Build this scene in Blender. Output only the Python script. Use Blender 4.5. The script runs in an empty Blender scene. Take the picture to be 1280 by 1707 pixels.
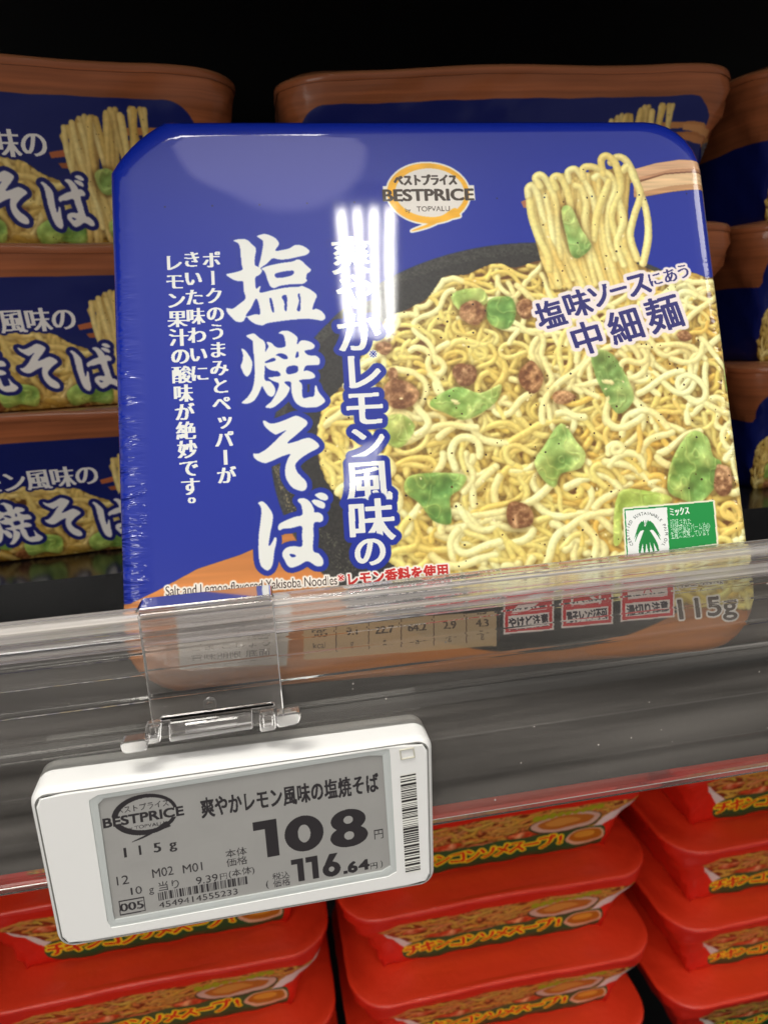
# Close-up of a packet of fried noodles on a supermarket shelf, behind a clear price rail with an electronic tag.
import bpy, math, random
import numpy as np
from mathutils import Matrix, Vector

S = bpy.context.scene
COL = S.collection
rng = np.random.RandomState(7)
random.seed(7)

# ------------------------------------------------------------------ camera
FPX, CXP, CYP = 1233.0, 640.0, 853.5            # lens in pixels of the 1280 x 1707 photograph
r_ = np.array([7810, 739, -1233.]); r_ /= np.linalg.norm(r_)     # direction of the shelf front, in camera axes
u_ = np.array([-0.0595, 0.9763, 0.208]); u_ -= u_ @ r_ * r_; u_ /= np.linalg.norm(u_)   # up
y_ = np.cross(u_, r_)                            # into the shelf
B = np.array([r_, y_, u_])                       # camera axes -> world axes
CAM = np.array([0, 0, 1.35])
def c2w(p): return CAM + B @ np.asarray(p, float)
def w2c(p): return B.T @ (np.asarray(p, float) - CAM)
def px(x, y, d): return c2w([(x - CXP) / FPX * d, (CYP - y) / FPX * d, -d])
def topx(P):
    q = w2c(P); return CXP + FPX * q[0] / -q[2], CYP - FPX * q[1] / -q[2]
def m4(R, t):
    M = Matrix([[*map(float, R[i]), float(t[i])] for i in range(3)] + [[0, 0, 0, 1]]); return M
cam = bpy.data.cameras.new('camera'); cam_o = bpy.data.objects.new('camera', cam); COL.objects.link(cam_o)
cam.sensor_fit = 'VERTICAL'; cam.sensor_height = 36; cam.lens = 36 * FPX / 1707
cam.clip_start = 0.01; cam.clip_end = 60
cam_o.matrix_world = m4(B, CAM)
cam.dof.use_dof = True; cam.dof.focus_distance = 0.195; cam.dof.aperture_fstop = 20
S.camera = cam_o
S.view_settings.view_transform = 'Standard'; S.view_settings.look = 'None'
S.view_settings.exposure = 0.17; S.view_settings.gamma = 1.0
S.render.engine = 'CYCLES'
cy = S.cycles
cy.max_bounces = 20; cy.transmission_bounces = 18; cy.glossy_bounces = 5; cy.diffuse_bounces = 3; cy.transparent_max_bounces = 12
cy.sample_clamp_indirect = 4.0; cy.caustics_refractive = True; cy.caustics_reflective = False
cy.use_denoising = True

# ------------------------------------------------------------------ light: the shop around and behind the camera, with added area lamps
wd = bpy.data.worlds.new('World'); S.world = wd; wd.use_nodes = True
wn, wl = wd.node_tree.nodes, wd.node_tree.links; wn.clear()
tc = wn.new('ShaderNodeTexCoord'); sp = wn.new('ShaderNodeSeparateXYZ'); rp = wn.new('ShaderNodeValToRGB')
mp = wn.new('ShaderNodeMapRange'); mp.inputs['From Min'].default_value = -1
bg = wn.new('ShaderNodeBackground'); wo = wn.new('ShaderNodeOutputWorld')
wl.new(tc.outputs['Generated'], sp.inputs[0]); wl.new(sp.outputs['Z'], mp.inputs['Value']); wl.new(mp.outputs[0], rp.inputs[0])
e = rp.color_ramp.elements
e[0].position = 0.0; e[0].color = (.30, .28, .26, 1)
e[1].position = 1.0; e[1].color = (.80, .78, .73, 1)
a = e.new(.52); a.color = (.40, .38, .36, 1)
a = e.new(.70); a.color = (.52, .50, .47, 1)
a = e.new(.79); a.color = (.74, .72, .69, 1)
wl.new(rp.outputs[0], bg.inputs['Color']); bg.inputs['Strength'].default_value = WORLD = 0.72
wl.new(bg.outputs[0], wo.inputs[0])
def area(name, loc, target, sx, sy, power, col=(1, .96, .88)):
    L = bpy.data.lights.new(name, 'AREA'); L.shape = 'RECTANGLE'; L.size = sx; L.size_y = sy; L.energy = power; L.color = col
    o = bpy.data.objects.new(name, L); COL.objects.link(o); o.location = loc
    o.rotation_euler = (Vector(target) - Vector(loc)).to_track_quat('-Z', 'Y').to_euler(); return o
area('added_overhead_area', (-.35, -.50, 3.1), (-.02, .15, 1.3), 1.0, .4, 25)  # unseen lamp added overhead to supply the key light
area('added_overhead_area', (2.6, -1.0, 3.1), (0, .25, 1.1), 1.2, .6, 13)  # second unseen lamp, added far right to light the red packs

area('added_fill_area', (-1.15, -2.2, 1.72), (.05, .25, 1.25), 1.6, .5, 15, (1, .97, .92))  # unseen fill lamp added to brighten the rear and red packs

# ------------------------------------------------------------------ object helpers
def mesh(name, v, f, uv=None, smooth=False):
    m = bpy.data.meshes.new(name)
    m.from_pydata([tuple(map(float, p)) for p in v], [], f); m.update()
    if uv is not None:
        l = m.uv_layers.new(name='UVMap'); vi = np.empty(len(m.loops), int); m.loops.foreach_get('vertex_index', vi)
        l.data.foreach_set('uv', np.asarray(uv, float)[vi].ravel())
    if smooth: m.polygons.foreach_set('use_smooth', [True] * len(m.polygons))
    return m
def obj(name, m, mat=None, parent=None, M=None):
    o = bpy.data.objects.new(name, m); COL.objects.link(o)
    if mat is not None and not len(m.materials):
        m.materials.append(mat)
    if parent is not None: o.parent = parent
    if M is not None: o.matrix_world = M
    return o
def tag(o, label=None, cat=None, group=None, kind=None):
    if label: o['label'] = label
    if cat: o['category'] = cat
    if group: o['group'] = group
    if kind: o['kind'] = kind
    return o
def empty(name, M, *t, **k):
    o = bpy.data.objects.new(name, None); COL.objects.link(o); o.matrix_world = M; o.empty_display_size = .02
    return tag(o, *t, **k)
def rrect(w, h, r, n=6, cham=()):                # rounded rectangle, counter-clockwise from the front-right corner
    P = []
    for ci, (sx, sy, a0) in enumerate([(1, -1, -90), (1, 1, 0), (-1, 1, 90), (-1, -1, 180)]):
        rr = r[ci] if hasattr(r, '__len__') else r
        for k in range(n + 1):
            a = math.radians(a0 + 90 * k / n)
            q = [sx * (w / 2 - rr) + rr * math.cos(a), sy * (h / 2 - rr) + rr * math.sin(a)]
            if ci in cham:                       # flatter, nearly cut corner
                t = k / n; A = np.array([sx * (w / 2 - rr) + rr * math.cos(math.radians(a0)), sy * (h / 2 - rr) + rr * math.sin(math.radians(a0))])
                Bq = np.array([sx * (w / 2 - rr) + rr * math.cos(math.radians(a0 + 90)), sy * (h / 2 - rr) + rr * math.sin(math.radians(a0 + 90))])
                L = A * (1 - t) + Bq * t; q = list(np.array(q) * .35 + L * .65)
            P.append(q)
    return np.array(P)
def subdiv_loop(P, step):
    out = []
    for i in range(len(P)):
        a, b = P[i], P[(i + 1) % len(P)]; n = max(1, int(round(np.linalg.norm(b - a) / step)))
        for k in range(n): out.append(a + (b - a) * k / n)
    return np.array(out)
def offset_loop(P, d):                           # move a convex closed loop inwards by d
    n = len(P); out = []
    for i in range(n):
        t = P[(i + 1) % n] - P[i - 1]; t = t / (np.linalg.norm(t) + 1e-12); nrm = np.array([-t[1], t[0]])
        out.append(P[i] + nrm * d)
    return np.array(out)
def loft(rings, cap0=False, cap1=False):         # rings: list of Nx3
    n = len(rings[0]); V = np.concatenate(rings); F = []
    for k in range(len(rings) - 1):
        for i in range(n):
            j = (i + 1) % n; F.append((k * n + i, k * n + j, (k + 1) * n + j, (k + 1) * n + i))
    if cap0: F.append(tuple(range(n))[::-1])
    if cap1: F.append(tuple((len(rings) - 1) * n + i for i in range(n)))
    return V, F
def rbox(w, h, d, r=.001, e=.0004, n=4):         # box with rounded outline (x,y), thickness d along z, softened edges; centred in x,y, z from 0 to d
    P = rrect(w, h, r, n); R = []
    for dz, ins in ((0, e), (e, 0), (d - e, 0), (d, e)):
        Q = offset_loop(P, ins); R.append(np.c_[Q, np.full(len(Q), dz)])
    return loft(R, True, True)
def extrude_x(prof, x0, x1):                     # closed profile in (y,z) run along x
    P = np.array(prof); R = [np.c_[np.full(len(P), x), P] for x in (x0, x1)]
    return loft(R, True, True)

# ------------------------------------------------------------------ materials
def mat(name, col=(.8, .8, .8), rough=.5, **k):
    m = bpy.data.materials.new(name); m.use_nodes = True; b = m.node_tree.nodes['Principled BSDF']
    b.inputs['Base Color'].default_value = (*col, 1); b.inputs['Roughness'].default_value = rough
    for key, v in k.items(): b.inputs[key.replace('_', ' ')].default_value = v
    return m
def nodes(m): return m.node_tree.nodes, m.node_tree.links, m.node_tree.nodes['Principled BSDF']
def add_bump(m, scale, strength, dist=.001, detail=3, stretch=(1, 1, 1), coord='Object'):
    n, l, b = nodes(m); t = n.new('ShaderNodeTexCoord'); mp = n.new('ShaderNodeMapping'); mp.inputs['Scale'].default_value = stretch
    z = n.new('ShaderNodeTexNoise'); z.inputs['Scale'].default_value = scale; z.inputs['Detail'].default_value = detail
    bu = n.new('ShaderNodeBump'); bu.inputs['Strength'].default_value = strength; bu.inputs['Distance'].default_value = dist
    l.new(t.outputs[coord], mp.inputs[0]); l.new(mp.outputs[0], z.inputs[0]); l.new(z.outputs[0], bu.inputs['Height'])
    l.new(bu.outputs[0], b.inputs['Normal'])
    if b.inputs['Coat Weight'].default_value > 0: l.new(bu.outputs[0], b.inputs['Coat Normal'])
    return bu

# ------------------------------------------------------------------ a small painter for flat print
def smooth_noise(h, w, sy, sx, seed):
    g = np.random.RandomState(seed).rand(int(h / sy) + 3, int(w / sx) + 3)
    y = np.arange(h) / sy; x = np.arange(w) / sx; yi = y.astype(int); xi = x.astype(int); fy = y - yi; fx = x - xi
    fy = (fy * fy * (3 - 2 * fy))[:, None]; fx = (fx * fx * (3 - 2 * fx))[None]
    a = g[yi][:, xi]; b_ = g[yi][:, xi + 1]; c = g[yi + 1][:, xi]; d = g[yi + 1][:, xi + 1]
    return (a * (1 - fx) + b_ * fx) * (1 - fy) + (c * (1 - fx) + d * fx) * fy
def fbm(h, w, s, seed, oct=3, asp=1):
    o = 0; k = 0
    for i in range(oct):
        q = .5 ** i; o = o + q * smooth_noise(h, w, max(1.01, s * q), max(1.01, s * q * asp), seed + i); k += q
    return o / k
def boxblur(a, r):
    for ax in (0, 1):
        p = np.concatenate([np.repeat(np.take(a, [0], ax), r + 1, ax), a, np.repeat(np.take(a, [-1], ax), r, ax)], ax)
        c = np.cumsum(p, ax); n = a.shape[ax]
        a = (np.take(c, np.arange(2 * r + 1, 2 * r + 1 + n), ax) - np.take(c, np.arange(0, n), ax)) / (2 * r + 1)
    return a
def dilate(m, rx, ry):
    if rx <= 0 and ry <= 0: return m
    out = m.copy(); H, W = m.shape; R = int(math.ceil(ry))
    for dy in range(-R, R + 1):
        q = 1 - (dy / max(ry, .5)) ** 2
        if q < 0: continue
        w = int(round(rx * math.sqrt(q))); src = m
        if w > 0:
            c = np.cumsum(np.pad(m.astype(np.int32), ((0, 0), (w + 1, w))), 1); src = (c[:, 2 * w + 1:] - c[:, :W]) > 0
        if dy >= 0: out[dy:] |= src[:H - dy]
        else: out[:dy] |= src[-dy:]
    return out
def catmull(P, n=6):
    P = np.array(P, float); L = len(P); out = []
    for i in range(L):
        a, b_, c, d = P[i - 1], P[i], P[(i + 1) % L], P[(i + 2) % L]
        for t in np.arange(n) / n:
            out.append(.5 * (2 * b_ + (c - a) * t + (2 * a - 5 * b_ + 4 * c - d) * t * t + (3 * b_ - a - 3 * c + d) * t ** 3))
    return np.array(out)
def catmull_open(P, n=8):
    P = np.array(P, float); P = np.r_[[2 * P[0] - P[1]], P, [2 * P[-1] - P[-2]]]; out = []
    for i in range(1, len(P) - 2):
        a, b_, c, d = P[i - 1], P[i], P[i + 1], P[i + 2]
        for t in np.arange(n) / n: out.append(.5 * (2 * b_ + (c - a) * t + (2 * a - 5 * b_ + 4 * c - d) * t * t + (3 * b_ - a - 3 * c + d) * t ** 3))
    return np.array(out)
_gl = {}
def glyphs(s):
    if s not in _gl:
        c = bpy.data.curves.new('lettering', 'FONT'); c.body = s; o = bpy.data.objects.new('lettering', c); COL.objects.link(o)
        m = o.to_mesh(); v = np.array([p.co[:2] for p in m.vertices]); t = np.array([tuple(q.vertices)[:3] for q in m.polygons])
        o.to_mesh_clear(); bpy.data.objects.remove(o); bpy.data.curves.remove(c); _gl[s] = (v, t)
    return _gl[s]
class Canvas:
    def __init__(s, w, h, col): s.w, s.h = int(w), int(h); s.a = np.zeros((s.h, s.w, 3), np.float32); s.a[:] = np.array(col) / 255.
    def poly(s, P, holes=()):
        m = np.zeros((s.h, s.w), bool); P = np.asarray(P, float)
        x0, y0 = np.floor(P.min(0)).astype(int); x1, y1 = np.ceil(P.max(0)).astype(int) + 1
        x0, y0 = max(x0, 0), max(y0, 0); x1, y1 = min(x1, s.w), min(y1, s.h)
        if x1 <= x0 or y1 <= y0: return m
        Y = (np.arange(y0, y1) + .5)[:, None]; X = (np.arange(x0, x1) + .5)[None]; sub = np.zeros((y1 - y0, x1 - x0), bool)
        for Q in [P, *[np.asarray(q, float) for q in holes]]:
            for i in range(len(Q)):
                ax, ay = Q[i - 1]; bx, by = Q[i]
                if ay == by: continue
                sub ^= ((ay <= Y) != (by <= Y)) & (X < ax + (Y - ay) * (bx - ax) / (by - ay))
        m[y0:y1, x0:x1] = sub; return m
    def put(s, m, col, al=1., soft=0):
        col = np.array(col, float)
        if col.ndim == 1: col = col / 255.
        k = m.astype(np.float32)
        if soft: k = boxblur(k, soft)
        k = (k * al)[..., None]; s.a[:] = s.a * (1 - k) + col * k
    def tri(s, V, T):
        x0, y0 = np.floor(V.min(0)).astype(int) - 1; x1, y1 = np.ceil(V.max(0)).astype(int) + 2
        m = np.zeros((s.h, s.w), bool)
        for t in T:
            a, b_, c = V[t]
            tx0 = max(int(min(a[0], b_[0], c[0])), 0); tx1 = min(int(max(a[0], b_[0], c[0])) + 2, s.w)
            ty0 = max(int(min(a[1], b_[1], c[1])), 0); ty1 = min(int(max(a[1], b_[1], c[1])) + 2, s.h)
            if tx1 <= tx0 or ty1 <= ty0: continue
            Y = (np.arange(ty0, ty1) + .5)[:, None]; X = (np.arange(tx0, tx1) + .5)[None]
            e1 = (b_[0] - a[0]) * (Y - a[1]) - (b_[1] - a[1]) * (X - a[0])
            e2 = (c[0] - b_[0]) * (Y - b_[1]) - (c[1] - b_[1]) * (X - b_[0])
            e3 = (a[0] - c[0]) * (Y - c[1]) - (a[1] - c[1]) * (X - c[0]); q = 1e-6
            m[ty0:ty1, tx0:tx1] |= ((e1 >= -q) & (e2 >= -q) & (e3 >= -q)) | ((e1 <= q) & (e2 <= q) & (e3 <= q))
        return m
    def text(s, t, cx, cy, h, col=(0, 0, 0), ang=0., sx=1., bold=0., boldx=None, out=(), width=None, soft=0, al=1., vert=False, shear=0., thr=None):
        v, T = glyphs(t)
        if not len(v): return
        one = len(t) == 1 and ord(t) > 0x2000
        mx = .5 if one else (v[:, 0].min() + v[:, 0].max()) / 2
        p = (v - np.array([mx, .38 if ord(t[0]) > 0x2000 else .34])) * h
        if width: sx = width / max((v[:, 0].max() - v[:, 0].min()) * h, 1e-6)
        p[:, 0] *= sx; p[:, 1] *= -1
        if vert: p = np.c_[-p[:, 1], p[:, 0]]
        p[:, 0] -= shear * p[:, 1]
        c_, s_ = math.cos(ang), math.sin(ang); p = np.c_[p[:, 0] * c_ - p[:, 1] * s_, p[:, 0] * s_ + p[:, 1] * c_] + (cx, cy)
        pad = int(max([o[0] for o in out] + [bold, boldx or 0]) + 4)
        x0, y0 = np.floor(p.min(0)).astype(int) - pad; x1, y1 = np.ceil(p.max(0)).astype(int) + pad
        x0, y0 = max(x0, 0), max(y0, 0); x1, y1 = min(x1, s.w), min(y1, s.h)
        if x1 <= x0 or y1 <= y0: return
        sub = Canvas.__new__(Canvas); sub.w, sub.h = x1 - x0, y1 - y0; sub.a = s.a[y0:y1, x0:x1]
        m = sub.tri(p - (x0, y0), T); m = dilate(m, boldx if boldx is not None else bold, bold)
        for o in out: sub.put(dilate(m, o[0], o[0]), o[1], 1, 1)
        sub.put(m, col, al, soft)
    def image(s, name, interp='Linear'):
        im = bpy.data.images.new(name, s.w, s.h); px4 = np.ones((s.h, s.w, 4), np.float32); px4[..., :3] = np.clip(s.a[::-1], 0, 1)
        im.pixels.foreach_set(px4.ravel()); im.update(); im.pack(); return im

# brush strokes traced for the four big characters (units: 1/180 of a character box, 0..1280)
SHIO = ([(135,148),(230,128),(300,140),(350,185),(405,245),(395,340),(392,435),(440,465),(478,510),(440,560),(400,585),(400,650),(408,720),(450,688),(460,700),(455,765),(600,735),(760,705),(915,695),(950,685),(1050,730),(1125,795),(1110,850),(1090,900),(1075,965),(1120,957),(1180,985),(1228,1050),(1190,1098),(1050,1080),(880,1085),(700,1105),(540,1130),(485,1155),(400,1140),(330,1095),(290,1055),(250,1110),(170,1110),(110,1055),(65,1005),(55,950),(130,955),(200,905),(280,835),(262,760),(255,690),(248,632),(190,632),(110,600),(52,550),(140,528),(240,495),(235,440),(225,340),(210,215),(180,175)],
  [[(412,838),(455,1010),(390,1022),(285,1045),(350,945)],[(565,845),(590,845),(620,985),(595,985)],[(710,815),(768,805),(768,970),(745,972),(740,880)],[(900,795),(925,790),(930,970),(890,972),(915,870)]]), \
 ([(415,95),(500,70),(580,90),(645,130),(680,190),(635,268),(740,255),(800,240),(870,200),(940,205),(1010,240),(1040,280),(1000,320),(900,345),(780,370),(680,375),(600,362),(540,420),(480,460),(455,480),(438,445),(460,360),(480,250),(488,160),(440,120)],[]), \
 ([(470,480),(560,445),(700,415),(840,395),(890,372),(940,385),(1000,440),(1055,490),(1040,525),(1010,545),(1000,600),(1012,625),(960,662),(850,665),(760,675),(680,690),(630,712),(580,700),(545,630),(520,550),(500,510)],[[(640,540),(835,505),(830,560),(660,592)]])
YAKI = ([(160,295),(200,305),(250,370),(290,450),(285,530),(265,590),(230,625),(190,595),(165,540),(152,500),(175,430),(178,360)],[]), \
 ([(218,145),(260,120),(315,115),(370,160),(440,220),(445,350),(440,520),(438,660),(500,680),(550,740),(565,800),(530,862),(470,840),(415,750),(405,740),(360,840),(310,910),(240,945),(160,935),(230,870),(290,770),(315,640),(318,500),(305,350),(295,220),(285,195)],[]), \
 ([(460,215),(510,220),(560,265),(600,280),(680,265),(675,190),(655,130),(600,110),(640,82),(710,80),(770,110),(825,160),(822,238),(870,195),(950,200),(1010,230),(1030,265),(1000,300),(910,320),(955,368),(1040,375),(1085,410),(1090,460),(1060,490),(935,493),(900,555),(940,550),(1010,580),(1035,620),(1000,650),(850,668),(880,720),(888,870),(960,865),(1020,850),(1030,740),(1050,735),(1080,810),(1145,890),(1145,930),(1060,985),(960,992),(880,985),(810,940),(770,870),(750,780),(745,690),(670,690),(720,740),(735,770),(690,860),(620,930),(540,990),(480,998),(445,980),(520,910),(580,800),(605,710),(540,680),(480,635),(620,615),(590,560),(530,555),(460,520),(440,460),(440,350),(480,270),(465,235)],
  [[(440,450),(540,402),(560,435),(450,462)],[(570,370),(620,348),(690,370),(710,410),(660,415),(600,380)],[(800,395),(820,330),(838,345),(835,390)],[(705,512),(820,498),(820,570),(705,592)]])
SO = ([(345,155),(370,150),(430,182),(520,172),(620,135),(730,92),(800,112),(860,150),(872,190),(830,240),(740,320),(635,415),(740,395),(820,365),(900,355),(970,395),(1010,440),(1000,475),(900,530),(820,580),(750,640),(728,690),(760,770),(840,850),(868,910),(850,970),(790,985),(700,950),(640,880),(610,800),(610,700),(640,600),(665,548),(560,580),(450,630),(370,655),(290,630),(240,590),(232,540),(290,540),(380,490),(480,400),(560,320),(620,265),(540,300),(490,315),(420,270),(360,210)],[]),
BA = ([(215,275),(250,255),(285,262),(340,320),(390,410),(385,520),(360,640),(345,780),(390,725),(410,680),(435,690),(432,750),(410,850),(390,1000),(350,1065),(310,1072),(250,1020),(225,920),(220,780),(225,640),(245,480),(255,370),(240,310)],[]), \
 ([(682,245),(720,215),(780,222),(840,270),(880,350),(880,380),(930,385),(975,410),(990,460),(960,500),(880,512),(875,650),(870,835),(930,870),(980,930),(990,990),(960,1025),(900,1020),(800,965),(700,1015),(610,1042),(560,1010),(530,950),(500,890),(520,830),(570,795),(640,782),(735,785),(735,650),(730,550),(620,570),(520,578),(475,598),(450,575),(465,525),(520,490),(640,440),(735,415),(735,340),(720,290)],[[(588,885),(625,880),(665,900),(625,918)]]), \
 ([(888,180),(940,150),(1000,158),(1040,190),(1045,225),(1010,245),(950,230)],[]), \
 ([(848,250),(880,232),(940,240),(1000,270),(1012,310),(990,340),(930,325),(880,290)],[])
BRUSH = {'塩': (SHIO, 370, 380), '焼': (YAKI, 380, 540), 'そ': (SO, 390, 680), 'ば': (BA, 400, 800)}
def brush_mask(cv, ch, fn):                      # fn maps Nx2 points (photo pixels of the big lettering) to the canvas
    parts, ox, oy = BRUSH[ch]; m = np.zeros((cv.h, cv.w), bool)
    f = lambda P: fn(catmull(P, 4) / 7.111 + (ox, oy))
    for P, H in parts: m |= cv.poly(f(P), [f(h) for h in H])
    return m

def wood(h, w, seed, s=1., base=(150, 92, 52)):
    n1 = smooth_noise(h, w, 9 * s, 330 * s, seed); n2 = smooth_noise(h, w, 3 * s, 160 * s, seed + 1); n3 = smooth_noise(h, w, 40 * s, 500 * s, seed + 2)
    k = (.80 + .22 * n1 + .14 * n2 + .18 * n3)[..., None]
    return np.clip(np.array(base) / 255. * k * np.array([1, .98, .95]), 0, 1)

class Food:                                       # heightfield of noodles, meat and cabbage, shaded like the printed photograph
    def __init__(s, h, w, seed):
        s.h, s.w = h, w; s.Z = np.full((h, w), -1e3, np.float32); s.N = np.zeros((h, w, 3), np.float32); s.N[..., 2] = 1
        s.C = np.zeros((h, w, 3), np.float32); s.r = np.random.RandomState(seed); s.K = {}; s.wall = None
    def kern(s, r, fx, fy):
        k = (round(r * 2) / 2, int(fx * 3), int(fy * 3))
        if k not in s.K:
            r = k[0]; R = int(r + 2); g = np.mgrid[-R:R + 1, -R:R + 1].astype(np.float32); gy = g[0] - (k[2] + .5) / 3; gx = g[1] - (k[1] + .5) / 3; d = (gx ** 2 + gy ** 2) / r ** 2
            hz = np.sqrt(np.clip(1 - d, 0, 1)); s.K[k] = (R, d < 1, hz * r, gx / r, gy / r, hz)
        return s.K[k]
    def stamp(s, x, y, z, r, col, tx=0., ty=0.):
        xi, yi = int(x), int(y); R, inside, dome, nx, ny, nz = s.kern(r, x - xi, y - yi)
        x0, y0 = xi - R, yi - R
        if x0 < 0 or y0 < 0 or x0 + 2 * R + 1 > s.w or y0 + 2 * R + 1 > s.h: return
        sl = (slice(y0, y0 + 2 * R + 1), slice(x0, x0 + 2 * R + 1)); hh = dome + z; k = inside & (hh > s.Z[sl])
        if not k.any(): return
        s.Z[sl][k] = hh[k]; s.C[sl][k] = col; al = nx * tx + ny * ty
        s.N[sl][k] = np.stack([(nx - al * tx)[k], (ny - al * ty)[k], nz[k]], -1)
    def strand(s, x, y, th, L, r, z, curl=.1, col=(.9, .85, .5), rz=5.):
        c = s.r.randn() * curl; step = r * .40; n = int(L / step); ph = s.r.rand() * 6; fr = s.r.uniform(.03, .09); left = 0
        wf = s.r.uniform(.5, 1.1) / (2.6 * r); wa = s.r.uniform(.0, .9); wp = s.r.rand() * 6
        for i in range(n):
            c += s.r.randn() * curl * .20 - c * .035; th += c * step / r + wa * wf * step * math.cos(wp + i * step * wf)
            dx, dy = math.cos(th), math.sin(th); x += dx * step; y += dy * step * .86
            if s.wall is not None and (not (0 <= int(y) < s.h and 0 <= int(x) < s.w) or not s.wall[int(y), int(x)]):
                th += .55; left += 1
                if left > 14: break
                x -= dx * step * .8; y -= dy * step * .7
            s.stamp(x, y, z + rz * math.sin(ph + i * fr), r, col, dx, dy)
    def path(s, P, z, r, col, step=.4, ph=0):
        d = np.r_[0, np.cumsum(np.linalg.norm(np.diff(P, axis=0), axis=1))]; n = max(3, int(d[-1] / (r * step))); t = np.linspace(0, d[-1], n)
        X = np.interp(t, d, P[:, 0]); Y = np.interp(t, d, P[:, 1]); Zz = np.interp(t, d, z) if hasattr(z, '__len__') else np.full(n, float(z)); D = np.gradient(np.c_[X, Y], axis=0); D /= np.linalg.norm(D, axis=1, keepdims=True) + 1e-9
        for i in range(n): s.stamp(X[i], Y[i], Zz[i], r * (1 + .05 * math.sin(i * .12 + ph)), col, D[i, 0], D[i, 1])
    def patch(s, P, z, fn):
        cvs = Canvas(s.w, s.h, (0, 0, 0)); m = cvs.poly(catmull(P, 4)); P = np.array(P); x0, y0 = np.maximum(P.min(0).astype(int) - 8, 0); x1, y1 = P.max(0).astype(int) + 8
        sl = (slice(y0, min(y1, s.h)), slice(x0, min(x1, s.w))); mm = m[sl]; hh, ww = mm.shape
        if hh < 4 or ww < 4: return
        ed = boxblur(boxblur(mm.astype(float), 4), 3); H, t = fn(hh, ww, ed); gy, gx = np.gradient(H)
        nr = np.stack([-gx, -gy, np.ones_like(gx)], -1); nr /= np.linalg.norm(nr, axis=-1, keepdims=True)
        k = mm & (z + H > s.Z[sl]); s.Z[sl][k] = (z + H)[k]; s.N[sl][k] = nr[k]; s.C[sl][k] = t[k]
    def leaf(s, P, z, col, col2, seed):
        col = np.array(col) * .62 + np.array((168, 186, 104)) * .38; col2 = np.array(col2) * .7 + np.array((214, 220, 150)) * .3
        def fn(hh, ww, ed):
            n = fbm(hh, ww, 34, seed, 2); v = np.abs(fbm(hh, ww, 30, seed + 9, 2, .8) - .5) * 2; v = np.clip(1 - v * 7, 0, 1); t = np.clip((n - .30) * 1.9 + v * .5 + (1 - ed) * .45, 0, 1)[..., None]
            return n * 30 + v * 2.5 + ed * 8, (np.array(col) * (1 - t) + np.array(col2) * t) / 255.
        s.patch(P, z, fn)
    def meat(s, cx, cy, rx, ry, z, col, col2, seed):
        g = np.random.RandomState(seed); th = np.arange(0, 6.28, .7); q = 1 + g.uniform(-.16, .12, len(th))
        P = np.c_[cx + rx * q * np.cos(th), cy + ry * q * np.sin(th)]
        def fn(hh, ww, ed):
            n = fbm(hh, ww, max(6, rx * .42), seed, 3); t = np.clip((n - .35) * 2.3, 0, 1)[..., None]
            return ed * rx * .5 + n * rx * .42, (np.array(col) * (1 - t) + np.array(col2) * t) / 255.
        s.patch(P, z, fn)
    def shade(s, ao=10, lo=.54):
        ok = s.Z > -900; Z = np.where(ok, s.Z, 0); o1 = ok.astype(float)
        mean = boxblur(Z, ao) / (boxblur(o1, ao) + 1e-3); mean2 = boxblur(Z, ao * 3) / (boxblur(o1, ao * 3) + 1e-3)
        occ = np.clip(1 - (mean - Z) * .024 - np.clip(mean2 - Z, 0, 99) * .009, lo, 1.05)
        L = np.array([-.38, -.58, .72]); lam = np.clip(s.N @ L, 0, 1); sh = (.80 + .24 * lam) * occ
        warm = np.clip(1 - sh, 0, 1)[..., None]
        c = s.C * sh[..., None] * (1 - warm * np.array([-.12, .14, .42]))
        spec = np.clip(s.N @ np.array([-.22, -.36, .90]), 0, 1) ** 22 * occ
        mot = fbm(s.h, s.w, 70, 31, 3)[..., None] - .5; fine = fbm(s.h, s.w, 5, 37, 2)[..., None] - .5
        c = c * (1 + mot * np.array([.05, .16, .34]) + fine * .14) + np.array([.0, .0, .0])
        gl = (fbm(s.h, s.w, 3.2, 41, 2) > .80)[..., None] * (spec[..., None] > .25)
        c = np.clip(c + spec[..., None] * np.array([.10, .10, .10]) + gl * .16, 0, 1)
        b = np.stack([boxblur(boxblur(c[..., i] * o1, 1), 1) / (boxblur(boxblur(o1, 1), 1) + 1e-6) for i in range(3)], -1)
        b = b * .9 + .1 * np.stack([boxblur(c[..., i] * o1, 7) / (boxblur(o1, 7) + 1e-6) for i in range(3)], -1)
        return ok, b

# ------------------------------------------------------------------ poses found from the photograph
def rod(v):
    t = np.linalg.norm(v); k = np.array(v) / t; K = np.array([[0, -k[2], k[1]], [k[2], 0, -k[0]], [-k[1], k[0], 0]])
    return np.eye(3) + np.sin(t) * K + (1 - np.cos(t)) * K @ K
PW, PH, PD = .170, .156, .0600                   # lid width, lid height, pack depth
LR, LT = rod([-.1164, .1013, .0628]), np.array([.0156, .0353, -.204])
TR_, TT = rod([0.2826 * 1.0, .1780, .0607]), np.array([-.0342, -.083, -.1851])
def plane_uv(P, R, T, w, h, k):                  # photo pixels -> canvas pixels of a w x h panel with k pixels per metre
    P = np.atleast_2d(np.asarray(P, float)); d = np.c_[(P[:, 0] - CXP) / FPX, (CYP - P[:, 1]) / FPX, -np.ones(len(P))]
    n = R[:, 2]; s = (n @ T) / (d @ n); q = (d * s[:, None] - T) @ R
    return np.c_[(q[:, 0] + w / 2) * k, (h / 2 - q[:, 1]) * k]

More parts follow.
